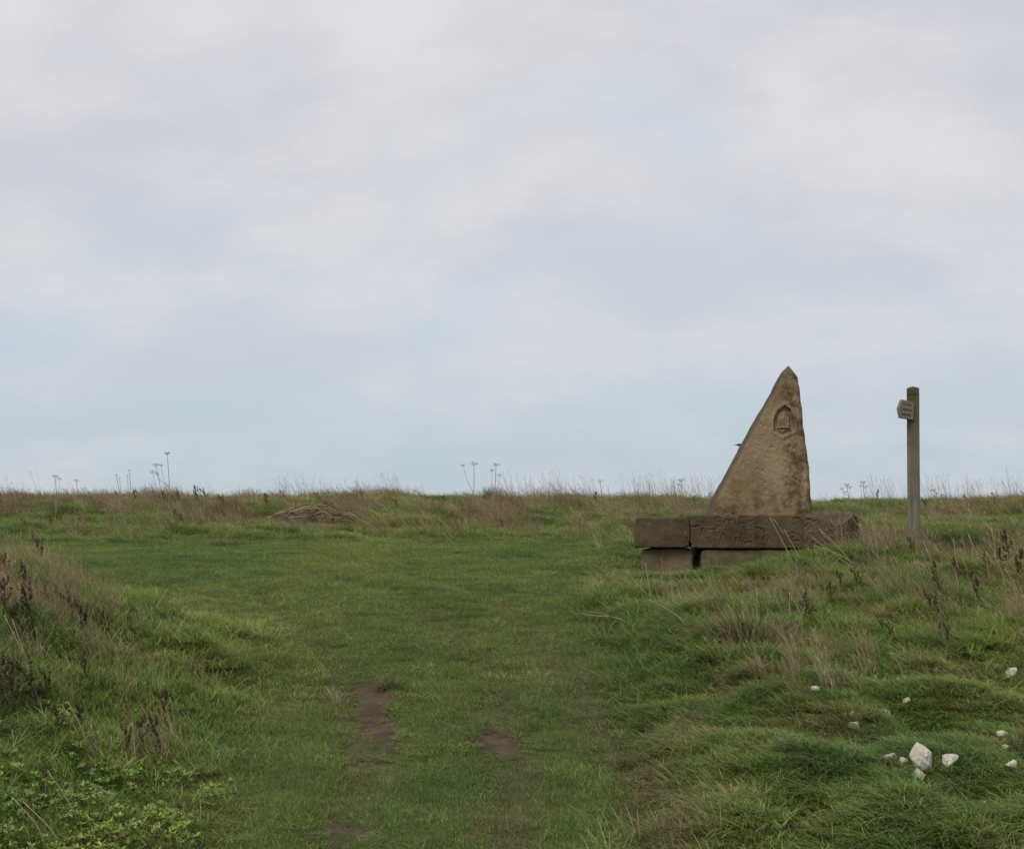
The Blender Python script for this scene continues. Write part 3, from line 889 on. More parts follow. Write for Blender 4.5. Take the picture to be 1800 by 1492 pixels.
ROCKS = [  # u, v (centre of what shows), w, h in photo px, roll, label
    (1627, 1343, 38, 40, 0.12, 'largest white chalk stone, upright with a cracked face, in short grass'),
    (1617, 1373, 24, 19, 0.1, 'small mossy chalk piece leaning at the foot of the largest chalk stone'),
    (1675, 1344, 31, 23, -0.2, 'wedge-shaped white chalk stone just right of the largest one'),
    (1567, 1338, 25, 17, 0.3, 'low greenish chalk stone half sunk in grass, left of the largest one'),
    (1592, 1341, 18, 13, 0, 'small dull chalk lump between the sunken stone and the largest one'),
    (1556, 1260, 21, 19, -0.4, 'rounded white chalk stone with a grey underside'),
    (1504, 1279, 23, 16, 0.3, 'flat pale chalk stone with a pointed end, beside the rounded one'),
    (1433, 1215, 17, 13, 0.1, 'small pinkish white chalk stone standing alone in rough grass'),
    (1595, 1238, 12, 15, 0.5, 'thin upright sliver of pale chalk behind the rounded stone'),
    (1781, 1189, 27, 18, 0, 'smooth domed pale stone beside dock leaves'),
    (1764, 1294, 22, 10, 0, 'jagged flat strip of white chalk in the grass'),
    (1780, 1346, 19, 14, 0.6, 'greenish chalk stone with a mossy side, apart from the others'),
    (1730, 1417, 14, 9, -0.3, 'little white chalk chip in smooth grass below the larger stones'),
    (1763, 1449, 9, 7, 0, 'tiny white chalk crumb in smooth grass'),
    (1459, 1172, 8, 5, 0, 'tiny white chalk crumb among dead dock stalks'),
    (1770, 1317, 13, 7, 0.2, 'small grey chalk flake below the jagged strip'),
    (1498, 1258, 7, 10, 0.2, 'tiny upright chalk chip behind the flat pale stone'),
    (1757, 1338, 14, 6, -0.3, 'thin buff chalk flake lying in the grass'),
    (1467, 1031, 12, 7, 0.3, 'small white stone half hidden in long grass in front of the slab'),
]
ROCKXY = []
for k, (u, v, wp, hp_, roll, lab) in enumerate(ROCKS):
    p = at(u, v + hp_ * 0.42); s = p.y / F
    ww, h3 = wp * s, hp_ * s
    o = obj('chalk_stone', rock(143 + k, ww * 1.15, ww * 0.9, h3 * 1.3), None, None, (p.x, p.y + ww * 0.3, p.z + h3 * 0.60))
    o.rotation_euler = (0, roll, 0)
    tag(o, lab, 'stone', 'chalk stones scattered in the grass'); ROCKXY.append((p.x, p.y + ww * 0.3, ww * 0.5))

# ------------------------------------------------------------------ grass libraries (instanced "stuff")
LEAN = math.pi                                     # the wind combs everything towards -x
def lib_coll(name, meshes):
    c = bpy.data.collections.new(name)
    for k, me in enumerate(meshes):
        o = bpy.data.objects.new('%s_%02d' % (name, k), me); c.objects.link(o)
    return c


def tuft(seed, n, rad, h0, h1, w0, w1, th0, th1, spread=1.2, dryf=0.05, segs=3, mat=M_grass):
    r = np.random.RandomState(seed); g = Geo()
    a = r.uniform(0, 2 * np.pi, n); q = rad * np.sqrt(r.uniform(0, 1, n))
    base = np.stack([q * np.cos(a), q * np.sin(a), np.full(n, -0.012)], 1)
    blades(g, base, r.uniform(h0, h1, n), r.uniform(w0, w1, n), LEAN + r.normal(0, spread, n), np.abs(r.normal(th0, 0.2, n)), r.uniform(*th1, n), segs,
           dry=(r.uniform(0, 1, n) < dryf) * r.uniform(0.3, 0.9, n), r=r)
    return g.mesh('tuft', mat)


def drytuft(seed, n, h0, h1, rad=0.07, lean=0.35):
    r = np.random.RandomState(seed); g = Geo()
    for k in range(n):
        a = r.uniform(0, 6.28); q = rad * math.sqrt(r.rand()); h = r.uniform(h0, h1); az = LEAN + r.normal(0, 0.7); th = abs(r.normal(lean, 0.22)); cu = r.uniform(0, 0.6)
        p = np.array([q * math.cos(a), q * math.sin(a), -0.02]); pts = [p.copy()]
        for s in range(4):
            t = th + cu * s / 4; p = p + h / 4 * np.array([math.cos(az) * math.sin(t), math.sin(az) * math.sin(t), math.cos(t)]); pts.append(p.copy())
        tube(g, pts, 0.0017, 0.0009, 3, (0.5, r.rand(), 0.25 * r.rand()))
        if r.rand() < 0.6:                        # seed head: short ears along the top
            d = (pts[-1] - pts[-2]); d /= np.linalg.norm(d); m = 9
            bb = np.array([pts[-1] - d * 0.07 * r.rand() for _ in range(m)])
            blades(g, bb, r.uniform(.012, .03, m), r.uniform(.002, .004, m), r.uniform(0, 6.28, m), r.uniform(.2, .8, m), r.uniform(0, .5, m), 1, r=r)
    m = n * 2
    a = r.uniform(0, 6.28, m); q = rad * np.sqrt(r.uniform(0, 1, m))
    blades(g, np.stack([q * np.cos(a), q * np.sin(a), np.full(m, -.02)], 1), r.uniform(h0 * .4, h1 * .75, m), r.uniform(.002, .004, m), LEAN + r.normal(0, .9, m), np.abs(r.normal(.5, .3, m)), r.uniform(.2, 1.6, m), 3, dry=0.3 * r.uniform(0, 1, m), r=r)
    return g.mesh('dry_tuft', M_dry)


SHORT = [tuft(100 + k, 60, 0.080, 0.018, 0.050, 0.0020, 0.0040, 0.65, (0.1, 0.9), 1.8, 0.07, 2) for k in range(7)]
MED = [tuft(200 + k, 52, 0.085, 0.05, 0.125, 0.0026, 0.0050, 0.6, (0.4, 1.5), 1.2, 0.13, 3) for k in range(7)]
LONG = [tuft(300 + k, 54, 0.10, 0.12, 0.24, 0.0028, 0.0054, 0.85, (0.5, 1.4), 1.25, 0.26, 4) for k in range(7)]
DRY = [drytuft(400 + k, 12, 0.20, 0.40) for k in range(6)]
DRYT = [drytuft(450 + k, 4, 0.40, 0.62, 0.05, 0.18) for k in range(4)]


def herb(seed, flower):
    r = np.random.RandomState(seed); g = Geo()
    for k in range(9):                             # stems with palmate lobed leaflets
        az = r.uniform(0, 6.28); q = 0.05 * math.sqrt(r.rand()); h = r.uniform(0.05, 0.13); th = r.uniform(0.1, 0.6)
        p0 = np.array([q * math.cos(az), q * math.sin(az), -0.01]); p1 = p0 + h * np.array([math.cos(az) * math.sin(th), math.sin(az) * math.sin(th), math.cos(th)])
        tube(g, [p0, (p0 + p1) / 2 + r.normal(0, .005, 3), p1], 0.0016, 0.001, 3, (0.5, 0.6, 0))
        m = 7; aa = np.linspace(0, 6.28, m, endpoint=False) + r.rand()
        blades(g, np.repeat(p1[None], m, 0), r.uniform(.012, .042, m), r.uniform(.008, .020, m), aa, r.uniform(.5, 1.35, m), r.uniform(.1, .6, m), 3, tw=np.zeros(m), r=r)
        if flower and r.rand() < 0.38:
            m = 16; bb = p1 + np.stack([r.normal(0, .012, m), r.normal(0, .012, m), .012 + r.uniform(0, .012, m)], 1)
            blades(g, bb, r.uniform(.008, .015, m), r.uniform(.005, .009, m), r.uniform(0, 6.28, m), r.uniform(.2, 1.2, m), np.zeros(m), 2, dry=r.uniform(.75, 1, m), r=r)
    return g.mesh('herb', M_herb)


M_herb = mat_blade('herb_leaf', True, straw=(0.34, 0.38, 0.15), var=0.8, trans=0.25)
HERB = [herb(500 + k, k % 2 == 0) for k in range(6)]


def scatter(name, pts, rotz, scl, icol, lib, label, cat, tilt=None):
    n = len(pts)
    me = bpy.data.meshes.new(name)
    me.vertices.add(n); me.vertices.foreach_set('co', np.asarray(pts, np.float32).ravel())
    rot = np.zeros((n, 3)); rot[:, 2] = rotz
    if tilt is not None: rot[:, :2] = tilt
    attr(me, 'rot', rot); attr(me, 'scl', scl); attr(me, 'icol', icol)
    attr(me, 'pick', rng.integers(0, len(lib), n), 'INT')
    o = obj(name, me)
    ng = bpy.data.node_groups.new(name + '_scatter', 'GeometryNodeTree')
    ng.interface.new_socket('Geometry', in_out='INPUT', socket_type='NodeSocketGeometry')
    ng.interface.new_socket('Geometry', in_out='OUTPUT', socket_type='NodeSocketGeometry')
    a = ng.nodes.new('NodeGroupInput'); b = ng.nodes.new('NodeGroupOutput')
    mp = ng.nodes.new('GeometryNodeMeshToPoints'); ip = ng.nodes.new('GeometryNodeInstanceOnPoints')
    ci = ng.nodes.new('GeometryNodeCollectionInfo'); ci.inputs[0].default_value = lib_coll(name + '_lib', lib)
    ci.inputs['Separate Children'].default_value = True; ci.inputs['Reset Children'].default_value = True

    def na(nm, t):
        x = ng.nodes.new('GeometryNodeInputNamedAttribute'); x.data_type = t; x.inputs[0].default_value = nm; return x.outputs[0]
    ng.links.new(a.outputs[0], mp.inputs[0]); ng.links.new(mp.outputs[0], ip.inputs['Points'])
    ng.links.new(ci.outputs[0], ip.inputs['Instance']); ip.inputs['Pick Instance'].default_value = True
    ng.links.new(na('pick', 'INT'), ip.inputs['Instance Index'])
    ng.links.new(na('rot', 'FLOAT_VECTOR'), ip.inputs['Rotation']); ng.links.new(na('scl', 'FLOAT_VECTOR'), ip.inputs['Scale'])
    ng.links.new(ip.outputs[0], b.inputs[0])
    md = o.modifiers.new('scatter', 'NODES'); md.node_group = ng
    tag(o, label, cat, kind='stuff')
    return o


def sample(y0, y1, per_m2, marg=0.43):
    n = int(per_m2 * marg * (y1 * y1 - y0 * y0))
    y = np.sqrt(rng.uniform(y0 * y0, y1 * y1, n)); x = rng.uniform(-marg, marg, n) * y
    return x, y


# footprints that no blade grows through
def clear(x, y):
    k = ~((x > 1.22) & (x < 3.75) & (y > SD + 0.02) & (y < SD + 0.9))
    k &= ~((np.abs(x - pt.x) < 0.055) & (np.abs(y - PD - 0.06) < 0.055))
    for (a, b, r) in ROCKXY: k &= ((x - a) ** 2 + (y - b) ** 2 > (r * 0.75) ** 2) & ~((np.abs(x - a) < r * 0.8) & (y < b) & (y > b - r * 1.2 - 0.07))
    return k


def inmud(x, y, grow=0.0):
    k = np.zeros(len(x), bool)
    xx = x + 0.03 * (noise(x * 17, y * 17, 9) - .5); yy = y + 0.05 * (noise(x * 15, y * 15, 19) - .5)
    for P in MUDW: k |= polysd(xx, yy, P) < 0.025
    return k


def nearmud(x, y):
    k = np.zeros(len(x))
    for P in MUDW:
        d = polysd(x, y + 0.12, P); k = np.maximum(k, sstep(0.26, 0.05, d))
    return k


def zones(x, y):
    """plan-space weights: rough, back (skyline bank), track wear, herb corner"""
    u, v = project(x, y, H(x, y))
    r = rough(x, y)
    e = fbm(x * 0.8, y * 0.8, 61, 3) - 0.5
    back = sstep(19.4, 21.6, y + 3.2 * e - 0.7 * sstep(-1, -5, x) + 0.8 * sstep(0.5, 2.5, x))
    herbz = (polysd(u, v, [(-300, 1320), (50, 1325), (160, 1355), (230, 1400), (270, 1450), (270, 1900), (-300, 1900)]) + 200 * e < rng.normal(0, 45, len(x))) & (y < 9)
    wear = 0 * x
    for (xs_, dp, wd_) in RUTS:
        wear = np.maximum(wear, 0.9 * sstep(wd_ * 1.4, 0.0, np.abs(x - np.interp(y, RUT_Y, xs_) + 0.3 * e)) * sstep(15, 8, y))
    return r, back, herbz, np.clip(wear * (0.5 + 1.2 * fbm(x * 2, y * 2, 71, 3)), 0, 1), u, v


def grass_col(x, y, r, wear, back):
    a = fbm(x * 0.55, y * 0.55, 81, 3)[:, None]; b = fbm(x * 1.9, y * 1.9, 91, 3)[:, None]; d = rng.uniform(0, 1, len(x))[:, None]
    G1 = np.array([0.132, 0.212, 0.046]); G2 = np.array([0.200, 0.258, 0.058]); G3 = np.array([0.098, 0.176, 0.046]); BR = np.array([0.225, 0.180, 0.092])
    c = G1 + (G2 - G1) * sstep(0.42, 0.68, a * 0.6 + b * 0.4)
    c = c + (G3 - c) * sstep(0.48, 0.30, a * 0.5 + b * 0.5) * 0.8
    c = c + (BR * 0.85 - c) * (np.clip(wear, 0, 1)[:, None] * 0.72)
    c = c + (BR * 1.15 - c) * (sstep(0.54, 0.70, b) * 0.55 * r[:, None])
    c = c * (1 + 0.15 * r[:, None])
    f = fbm(x * 5, y * 5, 95, 2)[:, None]
    c = c + (BR - c) * (0.03 + 0.14 * sstep(.5, .75, f))
    return c * (0.72 + 0.72 * d) * (0.86 + 0.42 * f)


def build_grass():
    P = {'s': [], 'm': [], 'l': []}
    for (y0, y1, dens, sc_) in ((4.3, 9, 520, 1.0), (9, 15, 330, 1.15), (15, 22, 170, 1.45), (22, 36, 50, 2.0)):
        x, y = sample(y0, y1, dens)
        k = clear(x, y); x, y = x[k], y[k]
        r, back, hz, wear, u, v = zones(x, y)
        mud = inmud(x, y)
        q = rng.uniform(0, 1, len(x)); e = fbm(x * 1.5, y * 1.5, 33, 3)
        # right-hand smooth turf below the stones stays medium
        turf = sstep(9.4, 8.2, y) * (x > 0)
        lng = sstep(0.38, 0.60, e) * r * (1 - 0.55 * turf)
        typ = np.where(q < lng * 0.34, 2, np.where(q < lng * 0.34 + 0.04 + 0.88 * r, 1, 0))
        thin = (rng.uniform(0, 1, len(x)) < (1 - 0.42 * wear)) & ~mud & ~(hz & (rng.uniform(0, 1, len(x)) < 0.05))
        thin &= ~((typ == 2) & (rng.uniform(0, 1, len(x)) < 0.35))
        edge = sstep(0, 1, wear)
        col = grass_col(x, y, r, wear, back)
        for t, key in ((0, 's'), (1, 'm'), (2, 'l')):
            s = thin & (typ == t)
            hs = (0.75 + 0.5 * noise(x[s] * 3, y[s] * 3, 41)) * rng.uniform(0.8, 1.2, s.sum())
            if t == 1: hs *= 0.6 + 0.4 * r[s]
            hs *= 1 - 0.7 * nearmud(x[s], y[s])
            hs *= 1 - 0.42 * sstep(0.3, 1.0, x[s]) * sstep(10.0, 8.6, y[s])
            hs *= 1 - 0.6 * sstep(0.8, 1.2, x[s]) * sstep(3.4, 2.2, x[s]) * sstep(12.6, 13.6, y[s]) * sstep(15.0, 14.9, y[s])
            z = H(x[s], y[s])
            P[key].append((np.stack([x[s], y[s], z], 1), np.stack([np.full(s.sum(), sc_)] * 2 + [sc_ ** 0.5 * hs], 1), col[s], rng.normal(0, 0.55, s.sum()) + 1.6 * (fbm(x[s] * 0.9, y[s] * 0.9, 55, 2) - 0.5)))
    for key, lib, nm, lab in (('s', SHORT, 'short_grass', 'short trodden grass of the track'), ('m', MED, 'meadow_grass', 'ankle-high green grass along the track and banks'), ('l', LONG, 'long_grass', 'long wind-combed grass on the rough banks')):
        L_ = P[key]
        scatter(nm, np.concatenate([a[0] for a in L_]), np.concatenate([a[3] for a in L_]), np.concatenate([a[1] for a in L_]), np.concatenate([a[2] for a in L_]), lib, lab, 'grass')
        print(nm, sum(len(a[0]) for a in L_))


build_grass()


def build_dry():
    pts, scl, col, rot = [], [], [], []
    pT, sT, cT, rT = [], [], [], []
    S1 = np.array([0.29, 0.215, 0.115]); S2 = np.array([0.46, 0.37, 0.225]); S3 = np.array([0.14, 0.095, 0.052])
    for (y0, y1, dens, sc_) in ((5, 12, 150, 0.7), (12, 20.5, 60, 0.9), (20.5, 27, 95, 1.0), (27, 38, 28, 1.4)):
        x, y = sample(y0, y1, dens); k = clear(x, y); x, y = x[k], y[k]
        r, back, hz, wear, u, v = zones(x, y)
        e = fbm(x * 1.1 + 4, y * 1.1, 133, 3)
        d = back * (0.16 + 0.84 * sstep(0.40, 0.56, e)) * sstep(19.6, 22.2, y + 1.0 * sstep(0, -4, x))
        # crest of the left bank: pale dry grass; right of the slab and the far right
        leftc = inpoly(u, v, [(-300, 960), (60, 985), (190, 1050), (300, 1130), (330, 1200), (250, 1240), (120, 1130), (-300, 1130)]) & (y < 11.5)
        u = u + 150 * (fbm(x * 2.1, y * 2.1, 231, 3) - .5); v = v + 90 * (fbm(x * 2.1 + 9, y * 2.1, 241, 3) - .5)
        leftc = inpoly(u, v, [(-300, 930), (40, 960), (150, 1025), (240, 1100), (270, 1170), (190, 1150), (80, 1090), (-300, 1080)]) & (y < 11.5)
        d = np.maximum(d, leftc * (0.6 + 0.4 * sstep(.4, .6, e)))
        d = np.maximum(d, 0.22 * (inpoly(u, v, [(-300, 1100), (100, 1130), (330, 1290), (300, 1400), (120, 1330), (-300, 1250)]) & (y < 10)) * sstep(0.4, 0.6, e))
        d = np.maximum(d, 0.8 * inpoly(u, v, [(1500, 955), (1620, 975), (1800, 940), (2000, 960), (2000, 1110), (1680, 1085), (1500, 1010)]) * (y < 16) * sstep(0.3, 0.55, e))
        d = np.maximum(d, 0.20 * inpoly(u, v, [(1180, 1050), (1500, 1020), (2000, 1040), (2000, 1190), (1400, 1240), (1150, 1130)]) * (y < 15) * sstep(0.42, 0.62, e))
        d = np.maximum(d, 0.5 * sstep(15.5, 17.5, y) * sstep(0.50, 0.68, e) * rough(x, y))
        s = rng.uniform(0, 1, len(x)) < d
        x, y = x[s], y[s]; n = len(x); t = rng.uniform(0, 1, n)[:, None]; b = fbm(x * 2.2, y * 2.2, 144, 3)[:, None]
        c = S1 + (S2 - S1) * t; c = c + (S3 - c) * sstep(0.50, 0.62, b) * np.where(y < 12, 0.35, 0.85)[:, None]
        hs = rng.uniform(0.6, 1.15, n) * np.where(y < 12, 0.8, 1.0)
        hs *= np.where(y > 20, (0.25 + 0.75 * sstep(.30, .72, fbm(x * 1.7, y * 0.8, 99, 3))) * (1 - 0.3 * sstep(1, 5, x)), 1)
        pts.append(np.stack([x, y, H(x, y)], 1)); scl.append(np.stack([np.full(n, sc_)] * 2 + [hs], 1)); col.append(c); rot.append(rng.normal(0, 0.5, n))
        if y0 > 20:
            k = (rng.uniform(0, 1, n) < 0.30 * sstep(0.50, 0.80, noise(x * 1.5, y * 0.1, 301))) & (y < 29) & (y > 22)
            pT.append(np.stack([x[k], y[k], H(x[k], y[k])], 1)); m = k.sum(); sT.append(np.stack([np.full(m, .9)] * 2 + [rng.uniform(.7, 1.25, m)], 1)); cT.append(c[k] * 0.75); rT.append(rng.normal(0, .8, m))
    scatter('dry_grass', np.concatenate(pts), np.concatenate(rot), np.concatenate(scl), np.concatenate(col), DRY, 'buff dry grass along the skyline bank and rough edges', 'grass')
    scatter('tall_dry_grass', np.concatenate(pT), np.concatenate(rT), np.concatenate(sT), np.concatenate(cT), DRYT, 'sparse tall dead grass stalks against the sky', 'grass')
    print('dry', sum(map(len, pts)), sum(map(len, pT)))
    x, y = sample(4.6, 9, 85); k = (x < -0.6); x, y = x[k], y[k]
    r, back, hz, wear, u, v = zones(x, y); x, y = x[hz], y[hz]; n = len(x)
    b = fbm(x * 2.5, y * 2.5, 7, 3)[:, None]
    c = np.array([0.12, 0.215, 0.035]) + (np.array([0.25, 0.31, 0.065]) - np.array([0.12, 0.215, 0.035])) * sstep(0.35, 0.65, b)
    scatter('leafy_herbs', np.stack([x, y, H(x, y)], 1), rng.uniform(0, 6.28, n), np.stack([rng.uniform(.4, 1.05, n)] * 3, 1), c * rng.uniform(.75, 1.25, (n, 1)), HERB, 'low leafy herbs with pale green flower heads on the left bank', 'ground cover')


build_dry()

# ------------------------------------------------------------------ dead umbellifers along the skyline
def umbel_mesh(seed, r0, up=0.5):
    r = np.random.RandomState(seed); g = Geo(); n = 11
    for k in range(n):
        a = 6.283 * k / n + r.normal(0, .15); th = r.uniform(0.35, 1.15); ln = r0 * r.uniform(.8, 1.15)
        d = np.array([math.cos(a) * math.sin(th), math.sin(a) * math.sin(th), math.cos(th) * (0.6 + up * .4)])
        p1 = d * ln; tube(g, [np.zeros(3), d * ln * .55 + np.array([0, 0, -.004]), p1], 0.0019, 0.0013, 3)
        for q in range(6):
            e = d * .5 + r.normal(0, .6, 3); e /= np.linalg.norm(e); p2 = p1 + e * r0 * .22
            tube(g, [p1, p2], 0.0011, 0.0009, 3)
            bb = np.repeat(p2[None], 2, 0); blades(g, bb, np.full(2, .011), np.full(2, .007), r.uniform(0, 6.28, 2), r.uniform(.3, 1.2, 2), np.zeros(2), 2, r=r)
    return g.mesh('umbel', M_greystem)


UMB = [umbel_mesh(600 + k, 0.075 + 0.01 * k) for k in range(4)]
def stem_mesh(pts, r0, r1, mat, name='stem', sides=6):
    g = Geo(); tube(g, spline(pts, 9), r0, r1, sides, None, True); return g.mesh(name, mat, True)


UMBELS = [  # top pixel u,v ; base pixel u,v ; side branches (du, dv from the top) ; depth ; label
    (294, 797, 297, 893, [(-11, 21), (-19, 36)], 22.0, 'tallest dead umbellifer, several flat seed heads, on the left skyline'),
    (97, 838, 98, 880, [(7, 4)], 23.0, 'short forked dead umbellifer alone at the far left of the bank'),
    (134, 845, 135, 878, [], 23.5, 'stubby dead umbellifer with one dark head, next to the forked one'),
    (833, 816, 829, 890, [(-19, 2)], 22.6, 'straight pale umbellifer with a round head beside the grass cone'),
    (872, 817, 862, 885, [(-7, 10), (6, 19)], 22.2, 'leaning pale umbellifer rising out of the grass cone'),
    (274, 818, 287, 892, [(-6, 12)], 22.6, 'slim dead umbellifer leaning against the tallest one'),
    (1055, 846, 1057, 890, [], 24.0, 'small dead umbellifer with a faint flat head, midway between grass cone and stone'),
    (1197, 845, 1197, 886, [(-5, 7)], 24.5, 'thin dead umbellifer just left of the standing stone'),
    (1517, 848, 1517, 888, [(-4, 6), (5, 8)], 24.0, 'pale dead umbellifer between the standing stone and the fingerpost'),
    (1488, 853, 1492, 888, [(-8, 6), (6, 4), (-3, 12)], 23.6, 'bushy grey dead umbellifer right of the standing stone'),
    (204, 834, 213, 882, [(6, 6)], 23.0, 'leaning pinkish dead stalk with a small head on the left skyline'),
    (227, 826, 229, 884, [(-3, 8)], 23.4, 'forked pale dead stalk near the tallest umbellifer'),
    (1641, 862, 1640, 892, [(5, 5)], 23.5, 'small dead umbellifer just right of the fingerpost'),
]
for (u, v, ub, vb, br, D, lab) in UMBELS:
    k = UMBELS.index((u, v, ub, vb, br, D, lab))
    tp = np.array(at_depth(u, v, D)); bp = at_depth(ub, vb, D); bp.z = float(H(bp.x, D)); b0 = np.array(bp)
    e = empty('dead_umbellifer', bp); tag(e, lab, 'plant', 'dead umbellifers on the skyline')
    rel = tp - b0; mid = rel * .5 + np.array([.02, 0, 0.0]); sp0 = spline([np.array([0, 0, -.03]), mid, rel], 9)
    obj('stem', stem_mesh([np.array([0, 0, -.03]), mid, rel], 0.0065, 0.0035, M_greystem), None, e)
    s = (0.68 if len(br) else 0.5) * (0.45 if 'stalk' in lab else 1)
    um = obj('umbel', UMB[k % 4], None, e, rel - np.array([0, 0, 0.02])); um.scale = (s, s, s); um.rotation_euler = (0.05, -0.1, k)
    for q, (du, dv) in enumerate(br):
        bt_p = np.array(at_depth(u + du, v + dv, D)) - b0
        f = 0.42 + 0.12 * q; jn = sp0[int(8 * f)]
        obj('branch', stem_mesh([jn, (jn + bt_p) / 2 + np.array([0.015 * np.sign(du), 0, -.02]), bt_p], 0.004, 0.0025, M_greystem, 'branch', 5), None, e)
        um = obj('umbel', UMB[(k + q + 1) % 4], None, e, bt_p - np.array([0, 0, .015])); um.scale = (s * .72,) * 3; um.rotation_euler = (.1, .15, q + k)

# ------------------------------------------------------------------ dead dock stalks
def dock_parts(seed):
    r = np.random.RandomState(seed); gs, gd = Geo(), Geo()
    h = 1.0
    main = spline([np.array([0, 0, -.06]), np.array([-.02 + r.normal(0, .02), r.normal(0, .03), .5]), np.array([-.12 + r.normal(0, .06), r.normal(0, .05), h])], 10)
    tube(gs, main, .014, .005, 5)
    stems = [main[3:]]
    for k in range(5):
        b = main[3 + k]; az = r.uniform(0, 6.28); d = np.array([math.cos(az) * .35, math.sin(az) * .35, 1.0]); d /= np.linalg.norm(d)
        p = spline([b, b + d * .12 + np.array([math.cos(az), math.sin(az), 0]) * .04, b + d * r.uniform(.22, .38)], 6); tube(gs, p, .007, .003, 4); stems.append(p[1:])
    for st in stems:
        m = 34 if st is stems[0] else 24
        for _ in range(m):
            t = r.uniform(0, len(st) - 1.001); i_ = int(t); p = st[i_] + (st[i_ + 1] - st[i_]) * (t - i_)
            q = 5; bb = p + r.normal(0, .013, (q, 3))
            blades(gd, bb, r.uniform(.018, .036, q), r.uniform(.016, .028, q), r.uniform(0, 6.28, q), r.uniform(.3, 2.2, q), r.uniform(-.3, .5, q), 2, r=r)
    return gs.mesh('stalk', M_darkstalk), gd.mesh('seed_head', M_seed)


DOCK = [dock_parts(700 + k) for k in range(5)]
DOCKL = [(73, 1003, 45), (18, 1030, 40), (58, 1065, 55), (66, 1112, 60), (134, 1093, 40), (146, 1130, 55), (11, 1090, 55), (36, 1262, 75), (14, 1240, 70), (62, 1264, 72), (88, 1238, 45), (6, 1275, 60), (156, 1212, 38), (152, 1296, 45), (110, 1298, 50), (225, 1334, 45), (252, 1326, 48), (292, 1290, 55), (290, 1330, 55), (186, 1108, 30), (190, 1140, 38), (40, 1130, 50)]
DOCKR = [(1511, 1045, 36), (1480, 1043, 30), (1462, 1066, 34), (1420, 1083, 34), (1653, 1030, 34), (1656, 1066, 40), (1640, 1082, 34), (1655, 1096, 36), (1711, 1045, 34), (1726, 1066, 38), (1603, 984, 30), (1555, 1118, 24), (1776, 990, 45), (1768, 1012, 40), (1795, 1030, 50), (1570, 1140, 34), (1667, 1140, 34), (1655, 1128, 26), (1476, 1174, 20), (1646, 1198, 24), (1424, 1100, 34), (1390, 1063, 22), (1690, 1018, 30), (1740, 1010, 30)]
DOCKB = [(1631, 905, 32), (288, 890, 30), (318, 888, 28), (352, 890, 40), (365, 884, 30), (395, 895, 28), (240, 885, 26), (205, 885, 24), (475, 898, 34), (500, 890, 30), (637, 885, 24), (310, 918, 24), (322, 925, 24), (95, 930, 26), (46, 932, 22), (885, 933, 24), (140, 925, 16), (1225, 893, 22), (1050, 888, 26), (560, 886, 22), (60, 884, 22), (1250, 884, 20), (1700, 888, 22), (1545, 884, 26), (1750, 886, 22), (700, 898, 22), (780, 893, 22)]
def dock_label(u, v, lab):
    if 'near left' in lab:
        if v < 1150: return 'brown dock stalk standing in buff grass on the crest of the near bank', 'dock stalks on the near bank crest'
        if u < 100: return 'dark brown dock stalk in the dense clump behind the leafy herbs', 'dock stalks behind the leafy herbs'
        return 'brown dock stalk on the near bank between leafy herbs and track', 'dock stalks between herbs and track'
    if 'slope between' in lab:
        if v > 1105: return 'short brown dock stalk in grass a little above the chalk stones', 'dock stalks above the chalk stones'
        if u < 1530: return 'brown dock stalk on the grassy slope below the carved slab', 'dock stalks below the slab'
        if u < 1690: return 'brown dock stalk on the slope directly before the fingerpost', 'dock stalks before the fingerpost'
        return 'brown dock stalk among the tangle of dry stems past the fingerpost', 'dock stalks in the stem tangle'
    if u < 450: return 'small dark dock stalk in the dry grass round the tallest umbellifer', 'dock stalks round the tallest umbellifer'
    if u < 800: return 'small dark dock stalk on the back bank near the stalk heap', 'dock stalks near the stalk heap'
    if u < 1300: return 'small dark dock stalk on the skyline between grass cone and standing stone', 'dock stalks behind the stone'
    return 'small dark dock stalk on the skyline behind the fingerpost', 'dock stalks behind the fingerpost'


def stem_label(u, v, lab, grp):
    if 'left bank' in grp:
        if v < 1140: return 'straw-coloured stem on the buff crest of the near bank', 'dry stems on the near bank crest'
        if v > 1375: return 'straw-coloured stem leaning over the leafy herbs', 'dry stems over the herbs'
        return 'straw-coloured stem among dock stalks on the near bank', 'dry stems among near dock stalks'
    if grp == 'dry stems beside the fingerpost':
        if v > 1110: return 'dry stem in the rough grass above the chalk stones', 'dry stems above the chalk stones'
        if u < 1625: return 'dry stem leaning in the gap between slab end and fingerpost', 'dry stems between slab and fingerpost'
        return 'pale dry stem in the leaning tangle past the fingerpost', 'dry stems past the fingerpost'
    if grp == 'dry stems before the slab':
        if u > 1260: return 'dry stem standing in or around the large straw tussock', 'dry stems round the straw tussock'
        return 'long pale stem lying between smooth turf and the straw tussock', 'dry stems between turf and tussock'
    return lab, grp


